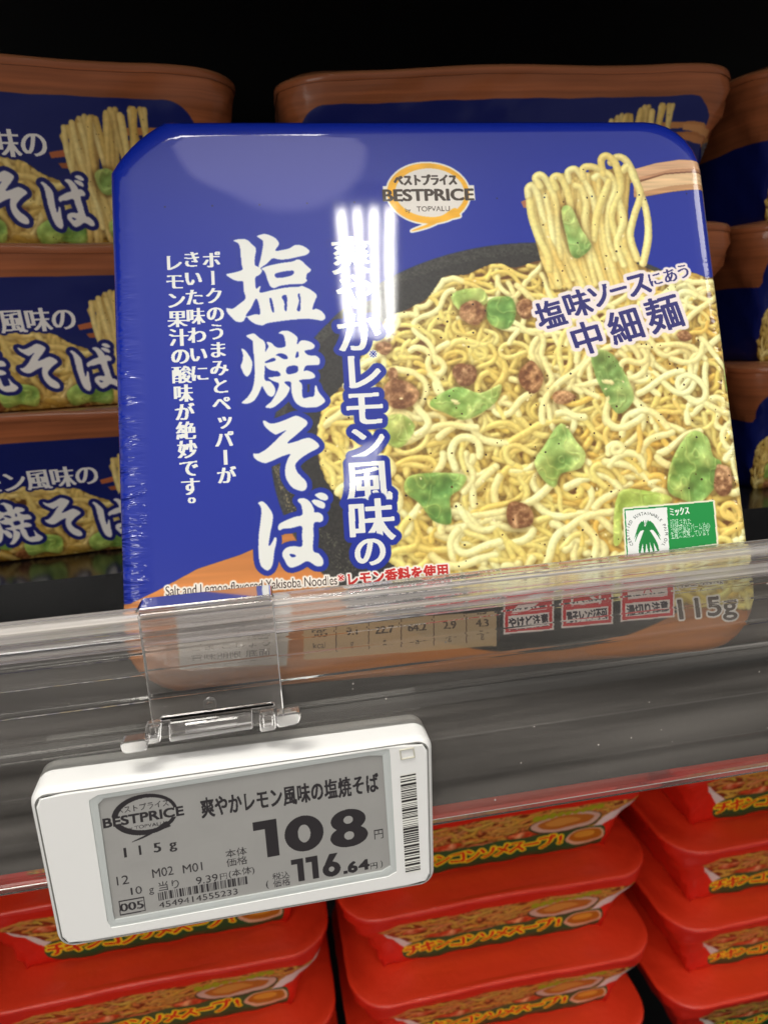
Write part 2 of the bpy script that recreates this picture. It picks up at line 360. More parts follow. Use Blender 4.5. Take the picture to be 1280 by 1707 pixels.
# ------------------------------------------------------------------ print on the lid
def logo(cv, c, rx, ry, s, ring=(240, 176, 40), ink=(62, 52, 44), paper=(226, 220, 212), mono=False):
    """speech bubble drawn with one brush stroke, the name across it; s = canvas pixels per photo pixel"""
    cx, cy = c; th = np.radians(np.arange(0, 360, 6))
    wv = 1 + .18 * np.sin(th * 1 + 2.2) + .03 * np.sin(th * 5)
    O = np.c_[cx + rx * np.cos(th), cy + ry * np.sin(th)]
    wd_ = (.150 + .05 * np.sin(th - .9)) * rx
    I = np.c_[cx + (rx - wd_) * np.cos(th), cy + (ry - wd_ * .98) * np.sin(th) + ry * .02]
    tail = np.array([(.62, .50), (.72, .72), (.70, .80), (.30, .92), (-.1, 1.13), (-.48, 1.25), (-.40, 1.18), (-.05, 1.0), (.05, .82), (.3, .74)]) * (rx, ry) + c
    mO = cv.poly(O) | cv.poly(catmull(tail, 4)); mR = cv.poly(O, [I]) | cv.poly(catmull(tail, 4))
    if not mono:
        cv.put(dilate(mO, 3.2 * s, 3.2 * s), (232, 226, 214), 1, 1)
        Bx = np.array([(cx - rx * 1.10, cy - 14 * s), (cx + rx * 1.14, cy - 14 * s), (cx + rx * 1.14, cy + 14 * s), (cx - rx * 1.10, cy + 14 * s)])
        cv.put(cv.poly(Bx), (232, 226, 214), 1, 1)
    if mono: cv.put(mR, ink)
    else:
        cv.put(cv.poly(O), paper, 1, 1); n = fbm(cv.h, cv.w, 10, 3, 2, 3)[..., None]
        cv.put(mR, np.array(ring) / 255. * (.92 + .16 * n), 1, 1)

def paint_lid():
    K = 8000.; cv = Canvas(PW * K, PH * K, (14, 38, 150)); sc = 1.345
    M = lambda P: plane_uv(P, LR, LT, PW, PH, K)
    m1 = lambda x, y: tuple(M([(x, y)])[0])
    H, W = cv.h, cv.w
    # wooden table and black bowl
    wd_ = wood(H, W, 30, 2.2, (176, 112, 58))
    cv.put(cv.poly(M([(205, 1012), (262, 985), (330, 948), (400, 925), (430, 912), (480, 880), (540, 860), (700, 900), (1300, 900), (1300, 1250), (150, 1250)])), wd_, 1, 1)
    th = np.radians(np.arange(0, 360, 3))
    bowl = np.c_[880 + 428 * np.cos(th), 745 + 340 * np.sin(th)]; bowl[:, 1] += (bowl[:, 0] - 880) * -.02
    mb = cv.poly(M(bowl)); nz = fbm(H, W, 5, 12, 2)[..., None]
    cv.put(mb, np.array((46, 44, 42)) / 255. * (.8 + .4 * nz), 1, 2)
    rim = cv.poly(M(bowl), [M(np.c_[882 + 412 * np.cos(th), 748 + 322 * np.sin(th)])])
    cv.put(rim, np.array((70, 68, 62)) / 255. * (.6 + .8 * nz), .45, 2)
    # worn brush texture on the bowl's side
    q = (fbm(H, W, 4, 40, 2, .4) > .62) & cv.poly(M([(448, 745), (470, 735), (500, 845), (482, 858), (462, 800)]))
    cv.put(q, (150, 135, 95), .7, 1)
    q = (fbm(H, W, 3, 44, 2) > .66) & cv.poly(M([(530, 880), (560, 890), (640, 985), (600, 990), (545, 930)]))
    cv.put(q, (110, 108, 90), .5, 1)
    # blue area above and left covers the table
    # food
    pile = np.array([(533, 700), (546, 668), (575, 640), (600, 600), (625, 560), (645, 530), (680, 515), (715, 495), (738, 462), (775, 458), (800, 447), (830, 438), (858, 446), (900, 434), (935, 442), (980, 436), (1060, 440), (1090, 452), (1130, 448), (1178, 462), (1215, 470), (1300, 640), (1320, 900), (1320, 1010), (900, 985), (770, 965), (690, 960), (640, 925), (590, 860), (560, 820), (545, 800), (528, 750)])
    pm = M(pile); mp_ = cv.poly(catmull(pm, 4)); f = Food(H, W, 11)
    inner = boxblur(mp_.astype(float), 9) > .80
    def inside(x, y): return 0 <= int(y) < H and 0 <= int(x) < W and inner[int(y), int(x)]
    yt, yb = pm[:, 1].min(), pm[:, 1].max(); xl, xr = pm[:, 0].min(), min(pm[:, 0].max(), W)
    # dark sauce bed, then layer over layer of noodles
    bed = np.array((176, 122, 62)) / 255.; f.wall = inner
    f.Z[mp_] = -24; f.C[mp_] = bed
    R = f.r; pts = []
    while len(pts) < 1150:
        x, y = R.uniform(xl, xr), R.uniform(yt, yb)
        if inside(x, y): pts.append((x, y))
    def ncol(g, xn):
        c = np.array([238 - 10 * g, 224 - 24 * g, 138 - 42 * g]) / 255.
        return c * np.array([1.0, .93, .82]) if xn > .6 and R.rand() < .5 else c
    for i, (x, y) in enumerate(pts):
        lay = i / len(pts); t = (y - yt) / (yb - yt); r = (5.5 + 3.4 * t) * R.uniform(.82, 1.15)
        f.strand(x, y, R.rand() * 6.28, R.uniform(110, 330) * (.6 + .7 * t), r, -20 + 34 * lay + 8 * R.rand(), curl=R.choice([.05, .12, .20, .30]), col=ncol(R.rand() * .7 + (1 - lay) * .5, (x - xl) / (xr - xl)), rz=3 + 6 * R.rand())
    ok_mask = dilate(mp_, 9, 9)
    # meat
    def meat(x, y, rx, ry, z=34):
        cx, cy = m1(x, y); f.meat(cx, cy, rx * sc, ry * sc, z, (122, 78, 46), (214, 168, 118), int(x))
    def leafp(P, z, seed, c1=(70, 128, 42), c2=(176, 200, 92)): f.leaf(M(P), z, c1, c2, seed)
    leafp([(815, 500), (850, 495), (860, 520), (850, 545), (830, 548), (812, 532)], 20, 1, (62, 120, 40), (150, 185, 80))
    leafp([(752, 490), (800, 480), (812, 505), (770, 520)], 14, 2, (150, 180, 80), (205, 215, 120))
    leafp([(715, 672), (760, 645), (800, 655), (835, 640), (828, 668), (800, 690), (772, 700), (745, 690)], 20, 3, (112, 160, 62), (190, 208, 110))
    leafp([(640, 700), (668, 690), (692, 712), (670, 745), (645, 738)], 16, 4, (150, 180, 80), (200, 212, 120))
    leafp([(680, 795), (720, 788), (775, 792), (768, 815), (750, 830), (752, 872), (722, 868), (700, 840), (675, 820)], 26, 5, (58, 120, 44), (158, 190, 84))
    leafp([(905, 745), (935, 705), (960, 735), (975, 755), (968, 780), (935, 790), (925, 812), (905, 800), (890, 770)], 26, 6, (96, 146, 58), (186, 204, 104))
    leafp([(985, 585), (1020, 590), (1050, 640), (1055, 668), (1030, 690), (1005, 655), (990, 620)], 18, 7, (96, 140, 66), (160, 184, 96))
    leafp([(1120, 765), (1150, 720), (1178, 728), (1188, 760), (1202, 772), (1192, 810), (1165, 838), (1135, 832), (1112, 815)], 30, 8, (82, 138, 50), (176, 204, 100))
    leafp([(1030, 822), (1078, 818), (1120, 830), (1095, 850), (1040, 850), (1036, 900), (1022, 905)], 20, 9, (150, 180, 60), (196, 208, 96))
    leafp([(1212, 600), (1240, 600), (1245, 640), (1215, 650)], 16, 10, (130, 170, 50), (190, 206, 96))
    for x, y, rx, ry in [(789, 519, 22, 23), (876, 516, 16, 18), (668, 657, 29, 27), (640, 580, 14, 12), (775, 625, 21, 21), (884, 628, 22, 26), (938, 662, 22, 13), (864, 858, 24, 24), (1205, 800, 18, 28), (1140, 560, 14, 10), (905, 770, 8, 8), (655, 625, 9, 12)]:
        meat(x, y, rx, ry)
    # top strands over meat and leaves
    for i in range(170):
        j = R.randint(len(pts)); x, y = pts[j]; t = (y - yt) / (yb - yt)
        if min(abs(x - m1(q[0], q[1])[0]) + abs(y - m1(q[0], q[1])[1]) for q in [(789, 519), (668, 657), (775, 625), (884, 628), (864, 858), (715, 820), (930, 750), (1150, 780), (835, 520)]) < 60: continue
        f.strand(x, y, R.rand() * 6.28, R.uniform(90, 260), (6.4 + 4.2 * t), 22, curl=R.choice([.08, .16, .26]), col=np.array([243, 235, 164]) / 255., rz=6)
    f.Z[~ok_mask] = -1e3
    # lifted bundle of noodles
    zc = lambda pts: M(catmull_open([(x / 3.879 + 860, y / 3.879 + 250) for x, y in pts]))
    Lx = lambda t: np.interp(t, [0, .33, .66, 1], [100, 108, 160, 225]); Rx = lambda t: np.interp(t, [0, .33, .66, 1], [735, 712, 715, 790])
    for i in range(140):
        u = R.rand(); layer = R.rand(); t = np.linspace(0, 1, 30); top = 250 - 130 * math.sin(min(u / .85, 1) * 1.57) + R.uniform(0, 70); w = np.clip(u + .10 * np.sin(t * R.uniform(2, 5) + R.rand() * 6) * R.uniform(.2, 1), .02, .98)
        X = Lx(t) * (1 - w) + Rx(t) * w; Yy = top + (R.uniform(760, 900) - top) * t; g = R.rand() * .7 + (1 - layer) * .6 + .4 * u
        f.path(M(np.c_[X / 3.879 + 860, Yy / 3.879 + 250]), np.array(40 + 20 * layer - 26 * np.clip(t - .8, 0, 1)), R.uniform(6.5, 9), np.array([242 - 10 * g, 230 - 30 * g, 150 - 42 * g]) / 255., ph=i)
    for k, S_ in enumerate([[(78, 300), (75, 250), (105, 232), (140, 300), (165, 400), (215, 540), (250, 720)], [(150, 230), (125, 180), (165, 165), (220, 240), (262, 380), (268, 520), (290, 720)], [(250, 240), (235, 185), (280, 172), (330, 270), (352, 400), (345, 560), (380, 720)],
            [(335, 200), (335, 140), (385, 125), (440, 200), (500, 330), (530, 480), (575, 660)], [(430, 180), (430, 120), (480, 105), (560, 135), (620, 185), (640, 260), (600, 380), (590, 560), (640, 720)], [(560, 150), (548, 62), (590, 38), (645, 100), (672, 240), (640, 340), (612, 430), (640, 540), (720, 690)],
            [(610, 80), (650, 45), (700, 60), (745, 130), (795, 260), (838, 390), (852, 540), (835, 660), (815, 740)], [(690, 130), (725, 105), (765, 190), (800, 290), (762, 420), (735, 560), (785, 720)], [(88, 330), (96, 420), (140, 560), (205, 690), (215, 780)], [(505, 180), (545, 160), (590, 220), (560, 330), (540, 430), (560, 560)],
            [(380, 230), (420, 250), (450, 350), (440, 480), (470, 620), (480, 760)], [(600, 200), (560, 300), (520, 420), (500, 600)], [(190, 300), (215, 420), (235, 560), (250, 640)], [(660, 330), (690, 460), (650, 600), (700, 760)]]):
        P_ = zc(S_); tt = np.linspace(0, 1, len(P_)); f.path(P_, 61 + 3 * (k % 3) - 26 * np.clip(tt - .7, 0, 1), 9.4, np.array([244 - 4 * (k % 3), 234 - 8 * (k % 3), 160 - 14 * (k % 3)]) / 255., ph=k)
    f.leaf(M([(935, 350), (952, 345), (968, 380), (978, 395), (985, 412), (965, 430), (952, 425), (945, 400)]), 72, (86, 142, 58), (180, 202, 108), 12)
    ok, C = f.shade()
    # chopsticks behind the bundle
    def stick(P, col, seed):
        m = cv.poly(M(P)); n = fbm(H, W, 6, seed, 2, 14)[..., None]; cv.put(m, np.array(col) / 255. * (.86 + .2 * n), 1, 1)
    zq = lambda pts: [(x / 3.879 + 860, y / 3.879 + 250) for x, y in pts]
    stick(zq([(690, 150), (740, 130), (900, 85), (1050, 62), (1260, 58), (1260, 128), (1000, 150), (790, 200), (700, 225)]), (205, 150, 110), 50); stick(zq([(690, 150), (740, 132), (900, 88), (1050, 66), (1260, 62), (1260, 108), (1000, 126), (790, 178)]), (228, 180, 138), 54)
    stick(zq([(760, 206), (960, 150), (1225, 128), (1270, 128), (1270, 242), (1000, 272), (815, 306), (760, 306)]), (132, 84, 56), 51); stick(zq([(760, 222), (960, 160), (1225, 139), (1270, 139), (1270, 240), (1000, 270), (815, 303), (760, 303)]), (204, 154, 106), 55); stick(zq([(760, 222), (960, 160), (1225, 139), (1270, 139), (1270, 206), (1000, 232), (780, 276)]), (236, 198, 150), 56)
    stick(zq([(30, 335), (60, 320), (120, 316), (120, 368), (48, 376)]), (178, 112, 78), 52)
    stick(zq([(86, 390), (160, 400), (160, 440), (98, 446)]), (150, 92, 62), 53)
    cv.put(ok, C, 1, 1)
    # pepper, sesame, glints
    for i in range(520):
        x, y = R.uniform(xl, xr), R.uniform(m1(900, 270)[1], yb)
        if not (0 <= int(y) < H and 0 <= int(x) < W and ok[int(y), int(x)]): continue
        if R.rand() < .62:
            r = R.uniform(.8, 2.3); th2 = np.arange(0, 6.28, .9); P = np.c_[x + r * (1 + .5 * R.rand(7)) * np.cos(th2), y + r * (1 + .5 * R.rand(7)) * np.sin(th2)]
            cv.put(cv.poly(P), [(40, 28, 20), (90, 62, 20), (70, 40, 24)][R.randint(3)], .85)
        elif R.rand() < .35:
            r = R.uniform(3, 4.6); a = R.rand() * 3; th2 = np.arange(0, 6.28, .5); P = np.c_[r * np.cos(th2), r * .62 * np.sin(th2)]
            P = np.c_[P[:, 0] * math.cos(a) - P[:, 1] * math.sin(a), P[:, 0] * math.sin(a) + P[:, 1] * math.cos(a)] + (x, y); cv.put(cv.poly(P), (240, 226, 170), .9, 1)
    # ---- lettering
    white = (226, 227, 222); blue = (17, 40, 148)
    big = np.zeros((H, W), bool)
    for ch in '塩焼そば': big |= brush_mask(cv, ch, M)
    cv.put(dilate(big, 11, 11), blue, 1, 1)
    for ch, x, y, h in [('爽', 586, 425, 66), ('や', 592, 486, 64), ('か', 597, 553, 72), ('レ', 603, 619, 68), ('モ', 607, 679, 66), ('ン', 611, 738, 62), ('風', 613, 803, 74), ('味', 619, 869, 74), ('の', 617, 918, 52)]:
        c_ = m1(x, y); cv.text(ch, c_[0], c_[1], h * sc * 1.05, white, ang=-.02, bold=1.2, boldx=3.0, out=[(12, blue)], shear=.03)
    cv.put(big, white, 1, 1)
    c_ = m1(572, 962); cv.text('※', c_[0], c_[1], 28, (196, 40, 36), bold=.2, out=[(2, (240, 232, 226))])
    c_ = m1(626, 589); cv.text('※', c_[0], c_[1], 30, blue, bold=.2, out=[(2, white)])
    for s, x0, y0, x1, y1, h in [('ポークのうまみとペッパーが', 353, 433, 378, 792, 30), ('きいた味わいに', 320, 432, 333, 622, 30), ('レモン果汁の酸味が絶妙です。', 289, 438, 320, 842, 31)]:
        for k, ch in enumerate(s):
            t = k / (len(s) - 1); x, y = x0 + (x1 - x0) * t, y0 + (y1 - y0) * t
            if ch in 'ッ': x += 3; y -= 2
            if ch == '。': x += 10; y -= 18
            c_ = m1(x, y); cv.text(ch, c_[0], c_[1], h * sc, white, boldx=1.7, bold=.7, vert=(ch == 'ー'))
    lc = m1(714, 322); logo(cv, lc, 70 * sc, 54 * sc, sc)
    ik = (66, 54, 46)
    c_ = m1(709, 300); cv.text('ベストプライス', c_[0], c_[1], 21 * sc, ik, width=106 * sc, bold=1.6)
    c_ = m1(714, 325); cv.text('BESTPRICE', c_[0], c_[1], 29 * sc, ik, width=154 * sc, bold=1.6, boldx=1.8)
    c_ = m1(722, 348); cv.text('TOPVALU', c_[0], c_[1], 13 * sc, ik, bold=.3); c_ = m1(680, 350); cv.text('by', c_[0], c_[1], 10 * sc, ik)
    # slanted catch line
    navy = (46, 44, 112)
    for ch, x, y, h in [('塩', 917, 524, 52), ('味', 962, 506, 50), ('ソ', 999, 492, 46), ('ー', 1030, 482, 36), ('ス', 1063, 473, 48), ('に', 1091, 465, 28), ('あ', 1116, 459, 28), ('う', 1138, 452, 28), ('中', 978, 563, 60), ('細', 1042, 543, 62), ('麺', 1106, 522, 66)]:
        c_ = m1(x, y); cv.text(ch, c_[0], c_[1], h * sc, navy, ang=-.24, bold=1.6 if h > 30 else .8, boldx=2.2 if h > 30 else 1., out=[(8.5 if h > 30 else 6, (236, 224, 222))])
    # small English line, red note
    c_ = m1(421, 976); cv.text('Salt and Lemon-flavored Yakisoba Noodles', c_[0], c_[1], 21 * sc, (70, 52, 44), width=262 * sc, bold=.5, out=[(4, (244, 236, 226))])
    c_ = m1(664, 958); cv.text('レモン香料を使用', c_[0], c_[1], 22 * sc, (196, 40, 36), ang=-.03, width=158 * sc, bold=1.2, out=[(3.5, (240, 232, 226))])
    # panels under the rail
    cv.put(cv.poly(M([(290, 992), (486, 992), (478, 1108), (300, 1116)])), (214, 206, 196), 1, 2)
    for k in range(6):
        c_ = m1(385, 1012 + 16 * k); cv.text(['かやく・ソース付', '調理方法 熱湯を注ぐ', '原材料名 油揚げめん', 'キャベツ 味付豚肉', 'ごま こしょう', '賞味期限 底面'][k], c_[0], c_[1], 14, (90, 80, 76), width=160)
    c_ = m1(640, 1005); cv.text('熱湯目安量 560ml', c_[0], c_[1], 20 * sc, (70, 60, 56), width=118 * sc, out=[(3, (236, 228, 220))])
    c_ = m1(768, 992); cv.text('熱湯3分 湯切り', c_[0], c_[1], 25 * sc, (206, 44, 50), width=118 * sc, bold=1.6, out=[(3, (236, 222, 216))])
    cv.put(cv.poly(M([(506, 1036), (826, 1018), (826, 1075), (506, 1098)])), (200, 170, 128), .9, 1)
    for k, (a_, b_) in enumerate([('505', 'kcal'), ('9.1', 'g'), ('22.7', 'g'), ('64.2', 'g'), ('2.9', 'g'), ('4.3', 'g')]):
        x = 532 + 54 * k; y = 1058 - 3.4 * k
        c_ = m1(x, y - 4); cv.text(a_, c_[0], c_[1], 17 * sc, (84, 66, 50), bold=.6); c_ = m1(x, y + 16); cv.text(b_, c_[0], c_[1], 13 * sc, (84, 66, 50))
        A_, B_ = m1(x + 27, y - 24), m1(x + 27, y + 26); cv.put(cv.poly([A_, (A_[0] + 2, A_[1]), (B_[0] + 2, B_[1]), B_]), (90, 64, 48))
    for k, (x0, y0, wd, lab) in enumerate([(837, 972, 84, 'やけど注意'), (933, 962, 86, '電子レンジ不可'), (1031, 951, 90, '湯切り注意')]):
        Q = lambda a, b_, c, d: M([(x0 + a, y0 + b_ - a * .09), (x0 + c, y0 + b_ - c * .09), (x0 + c, y0 + d - c * .09), (x0 + a, y0 + d - a * .09)])
        cv.put(cv.poly(Q(0, 0, wd, 84)), (238, 224, 220), 1, 1); cv.put(cv.poly(Q(3, 3, wd - 3, 81)), (208, 48, 54)); cv.put(cv.poly(Q(8, 54, wd - 8, 76)), (236, 226, 222))
        c_ = m1(x0 + wd / 2, y0 + 65 - wd * .045); cv.text(lab, c_[0], c_[1], 17 * sc, (60, 50, 60), width=(wd - 20) * sc, bold=1.1, ang=-.04)
        if k == 0: cv.put(cv.poly(catmull(M([(x0 + 12, y0 + 50), (x0 + 30, y0 + 30), (x0 + 60, y0 + 6), (x0 + 74, y0 + 10), (x0 + 60, y0 + 30), (x0 + 40, y0 + 44)]), 3)), (238, 220, 216))
        if k == 1:
            cv.put(cv.poly(Q(16, 12, 66, 46), [Q(20, 16, 62, 42)]), (238, 220, 216)); cv.put(cv.poly(M([(x0 + 16, y0 + 10), (x0 + 20, y0 + 8), (x0 + 68, y0 + 40), (x0 + 64, y0 + 44)])), (238, 220, 216))
        if k == 2: cv.put(cv.poly(Q(12, 24, 78, 48)), (238, 220, 216)); c2 = m1(x0 + 45, y0 + 30); cv.text('△', c2[0], c2[1], 26, (208, 48, 54))
    c_ = m1(1176, 1010); cv.text('115g', c_[0], c_[1], 44 * sc, (86, 74, 66), width=100 * sc, ang=-.02, bold=1.0, out=[(4.5, (236, 230, 224))])
    c_ = m1(1162, 966); cv.text('内容量 めん90g', c_[0], c_[1], 18 * sc, (86, 74, 66), width=78 * sc, ang=-.03, out=[(3, (236, 230, 224))])
    # certified palm oil mark
    Q = M([(1040, 849), (1188, 836), (1194, 906), (1044, 926)])
    cv.put(dilate(cv.poly(Q), 4, 4), (238, 234, 210), 1, 1); cv.put(cv.poly(Q), (22, 142, 66))
    cv.put(cv.poly(M([(1042, 851), (1111, 845.5), (1115, 918), (1046, 925)])), (236, 238, 236))
    c0 = np.array(m1(1078, 889))
    for k, ch in enumerate('CERTIFIED SUSTAINABLE PALM OIL'):
        a = math.radians(150 + k * 8.6); R_ = 33 * sc
        cv.text(ch, c0[0] + R_ * math.cos(a), c0[1] + R_ * math.sin(a), 9.5, (50, 60, 56), ang=a + 1.57, bold=.4)
    for k in range(11):
        a = math.radians(-190 + k * 20); L = 24 * sc; e = c0 + L * np.array([math.cos(a) * .95, math.sin(a) * .78]) + (0, 14); mid = c0 + (0, -22) + (e - c0 - (0, -22)) * .5 + (0, -9); top = c0 + (0, -10)
        cv.put(cv.poly(catmull([top + (-2, 0), mid + (0, -5), e, mid + (0, 5), top + (2, 5)], 4)), (22, 130, 60))
    for k in range(5):
        e = c0 + ((k - 2) * 11, 46); cv.put(cv.poly(catmull([c0 + (-3, -12), (c0 + e) / 2 + (-4 + (k - 2) * 3, 0), e, (c0 + e) / 2 + (4 + (k - 2) * 3, 0), c0 + (3, -12)], 4)), (22, 130, 60))
    c_ = m1(1132, 852); cv.text('ミックス', c_[0], c_[1], 15 * sc, (236, 240, 232), width=33 * sc, ang=-.03, bold=.8)
    for k, s in enumerate(['認証された', '持続可能なパーム油の', '生産に貢献しています']):
        c_ = m1(1134 + 16 * (k > 0), 870 + 10.6 * k - 1.5 * (k > 0)); cv.text(s, c_[0], c_[1], 12.5 * sc, (228, 240, 226), width=(36 if k == 0 else 68) * sc, ang=-.03, bold=.5)
    # line of fine perforation marks
    for k in range(12):
        c_ = m1(275 + 79 * k, 345 - 2 * k); cv.put(cv.poly([(c_[0] - 2, c_[1] - 2), (c_[0] + 2, c_[1] - 2), (c_[0] + 2, c_[1] + 2), (c_[0] - 2, c_[1] + 2)]), (16, 20, 60), .8)
    return cv

# ------------------------------------------------------------------ print on the front side of the blue packs (skirt and wall), 230 x 62 mm
SK = 6.0
def paint_blue_side():
    cv = Canvas(230 * SK, 62 * SK, (16, 26, 92)); H, W = cv.h, cv.w
    X = lambda x: (115 + x) * SK
    P = lambda pts: np.array([(X(a), b_ * SK) for a, b_ in pts])
    f = Food(H, W, 5); R = f.r
    pile = P([(-80, 36), (-60, 33), (-40, 31.5), (-20, 32), (0, 30), (14, 31), (24, 33), (30, 37), (40, 40), (60, 40), (80, 46), (86, 64), (-86, 64), (-90, 45)])
    mp_ = cv.poly(catmull(pile, 4)); f.Z[mp_] = -30; f.C[mp_] = np.array((150, 100, 46)) / 255.
    f.wall = boxblur(mp_.astype(float), 5) > .8
    for i in range(620):
        x, y = R.uniform(X(-88), X(88)), R.uniform(30 * SK, 62 * SK)
        if not mp_[min(int(y), H - 1), int(x)]: continue
        t = y / H; g = R.rand() * .9 + max(0, t - .8) * 3
        f.strand(x, y, R.rand() * 6.28, R.uniform(60, 170), 5.4 + 2.6 * t, -20 + 34 * i / 620 + 6 * R.rand(), curl=R.choice([.08, .16]), col=np.array([228 - 40 * g, 206 - 52 * g, 134 - 60 * g]) / 255., rz=4)
    f.Z[~dilate(mp_, 4, 4)] = -1e3
    for x, y, s in [(-10, 52, 1), (8, 56, 1.), (34, 57, 1.2), (-40, 54, 1.2), (58, 55, 1), (-66, 52, 1), (-24, 40, .8)]:
        f.leaf(P([(x - 7 * s, y - 2), (x, y - 5 * s), (x + 7 * s, y - 3), (x + 6 * s, y + 4), (x, y + 3), (x - 6 * s, y + 4)]), 22, (70, 118, 36), (150, 176, 70), int(x + 100))
    for x, y in [(20, 50), (-50, 46), (46, 48), (70, 52), (0, 59), (-20, 60), (30, 61), (-70, 60)]: f.meat(X(x), y * SK, 19, 14, 24, (120, 70, 36), (196, 140, 90), int(x + 99))
    for i in range(46):
        u = R.rand(); x0 = 39 + 27 * u; y0 = 24 - 8 * np.sin(u * 1.8); x1 = 41 + 26 * u; n = 60; t = np.linspace(0, 1, n); lz = R.rand()
        Pp = P(np.c_[x0 + (x1 - x0) * t + 2 * np.sin(t * 3 + i), y0 + R.uniform(-1.6, 1.6) * (1 - t) + (R.uniform(46, 61) - y0) * t]); g = R.rand()
        f.path(Pp, 40 + 18 * lz - 30 * np.clip(t - .6, 0, 1), 6.4, np.array([232 - 24 * g, 210 - 36 * g, 140 - 44 * g]) / 255.)
    f.leaf(P([(48, 36), (54, 35), (56, 42), (50, 43)]), 70, (90, 130, 50), (160, 180, 90), 4)
    ok, C = f.shade(8)
    for a, c in (([(60, 21), (78, 20.5), (92, 22), (110, 27), (110, 30), (92, 25), (78, 22.6), (60, 23.6)], (176, 116, 66)), ([(60, 25), (80, 24), (92, 25.6), (110, 31), (110, 34), (90, 28), (80, 26), (60, 27.5)], (160, 100, 56)),
                 ([(33.5, 29.6), (42, 28), (42, 30.4), (34, 31.6)], (176, 96, 58)), ([(36, 33), (42, 32.4), (42, 34.6), (37, 34.6)], (150, 84, 50))):
        cv.put(cv.poly(P(a)), c, 1, 1)
    cv.put(ok, C, 1, 1)
    for i in range(160):
        x, y = R.randint(W), R.randint(int(18 * SK), H)
        if ok[y, x]: cv.put(cv.poly([(x - 1.5, y - 1), (x + 1.5, y - 1.5), (x + 1, y + 1.5)]), (50, 34, 20), .8)
    wh = (226, 220, 214); nv = (22, 26, 96)
    for k, ch in enumerate('爽やかレモン風味の'):
        cv.text(ch, X(29 - 8.9 * (8 - k)), 27 * SK, 9.6 * SK, wh, bold=.9, boldx=2., out=[(5, nv)])
    big = np.zeros((H, W), bool)
    for ch, x in zip('塩焼そば', (-22, -2, 18, 38)):
        _, ox, oy = BRUSH[ch]; big |= brush_mask(cv, ch, lambda Q: np.c_[X(x) + (Q[:, 0] - ox - 90) * .128 * SK * 1.02 - (Q[:, 1] - oy - 90) * -.10 * SK * .25, 46.5 * SK + (Q[:, 1] - oy - 88) * .142 * SK])
    cv.put(dilate(big, 9, 9), nv, 1, 1); cv.put(big, wh, 1, 1)
    lc = (X(-56), 27 * SK); logo(cv, lc, 10 * SK, 7.4 * SK, .6 * SK / 6)
    cv.text('ベストプライス', lc[0], lc[1] - 17, 18, (60, 50, 40), width=84, bold=1); cv.text('BESTPRICE', lc[0], lc[1] + 1, 24, (60, 50, 40), width=128, bold=1.4)
    # wood border: skirt and the corners beyond the blue panel
    wd_ = wood(H, W, 70, 1.1, (138, 80, 50)); th = np.radians(np.arange(0, 91, 6)); rr = 15
    blue_ = [(-120, 70), (-120, 27), (-90, 27), (-88, 25)] + [(-88 + rr - rr * math.cos(t), 11.6 + rr - rr * math.sin(t)) for t in th] + [(88 - rr + rr * math.sin(t), 11.6 + rr - rr * math.cos(t)) for t in th] + [(90, 27), (120, 27), (120, 70)]
    msk = ~cv.poly(P(blue_)); keep = np.zeros_like(msk); keep[int(18 * SK):int(36 * SK), int(X(60)):] = True
    cv.put(msk, wd_, 1, 1)
    for a, c in (([(74, 21.4), (92, 22.6), (110, 28), (110, 31), (92, 25.6), (74, 23.6)], (190, 132, 80)), ([(74, 25), (92, 26.2), (110, 31.6), (110, 34), (90, 28.6), (74, 27)], (172, 112, 66))): cv.put(cv.poly(P(a)), c, 1, 1)
    pz = cv.poly(P([(94, 27.5), (112, 24), (119, 40), (96, 45)])); nz = fbm(H, W, 5, 60, 2)[..., None]; cv.put(pz, np.array((104, 104, 110)) / 255. * (.6 + .7 * nz), .9, 1)
    return cv

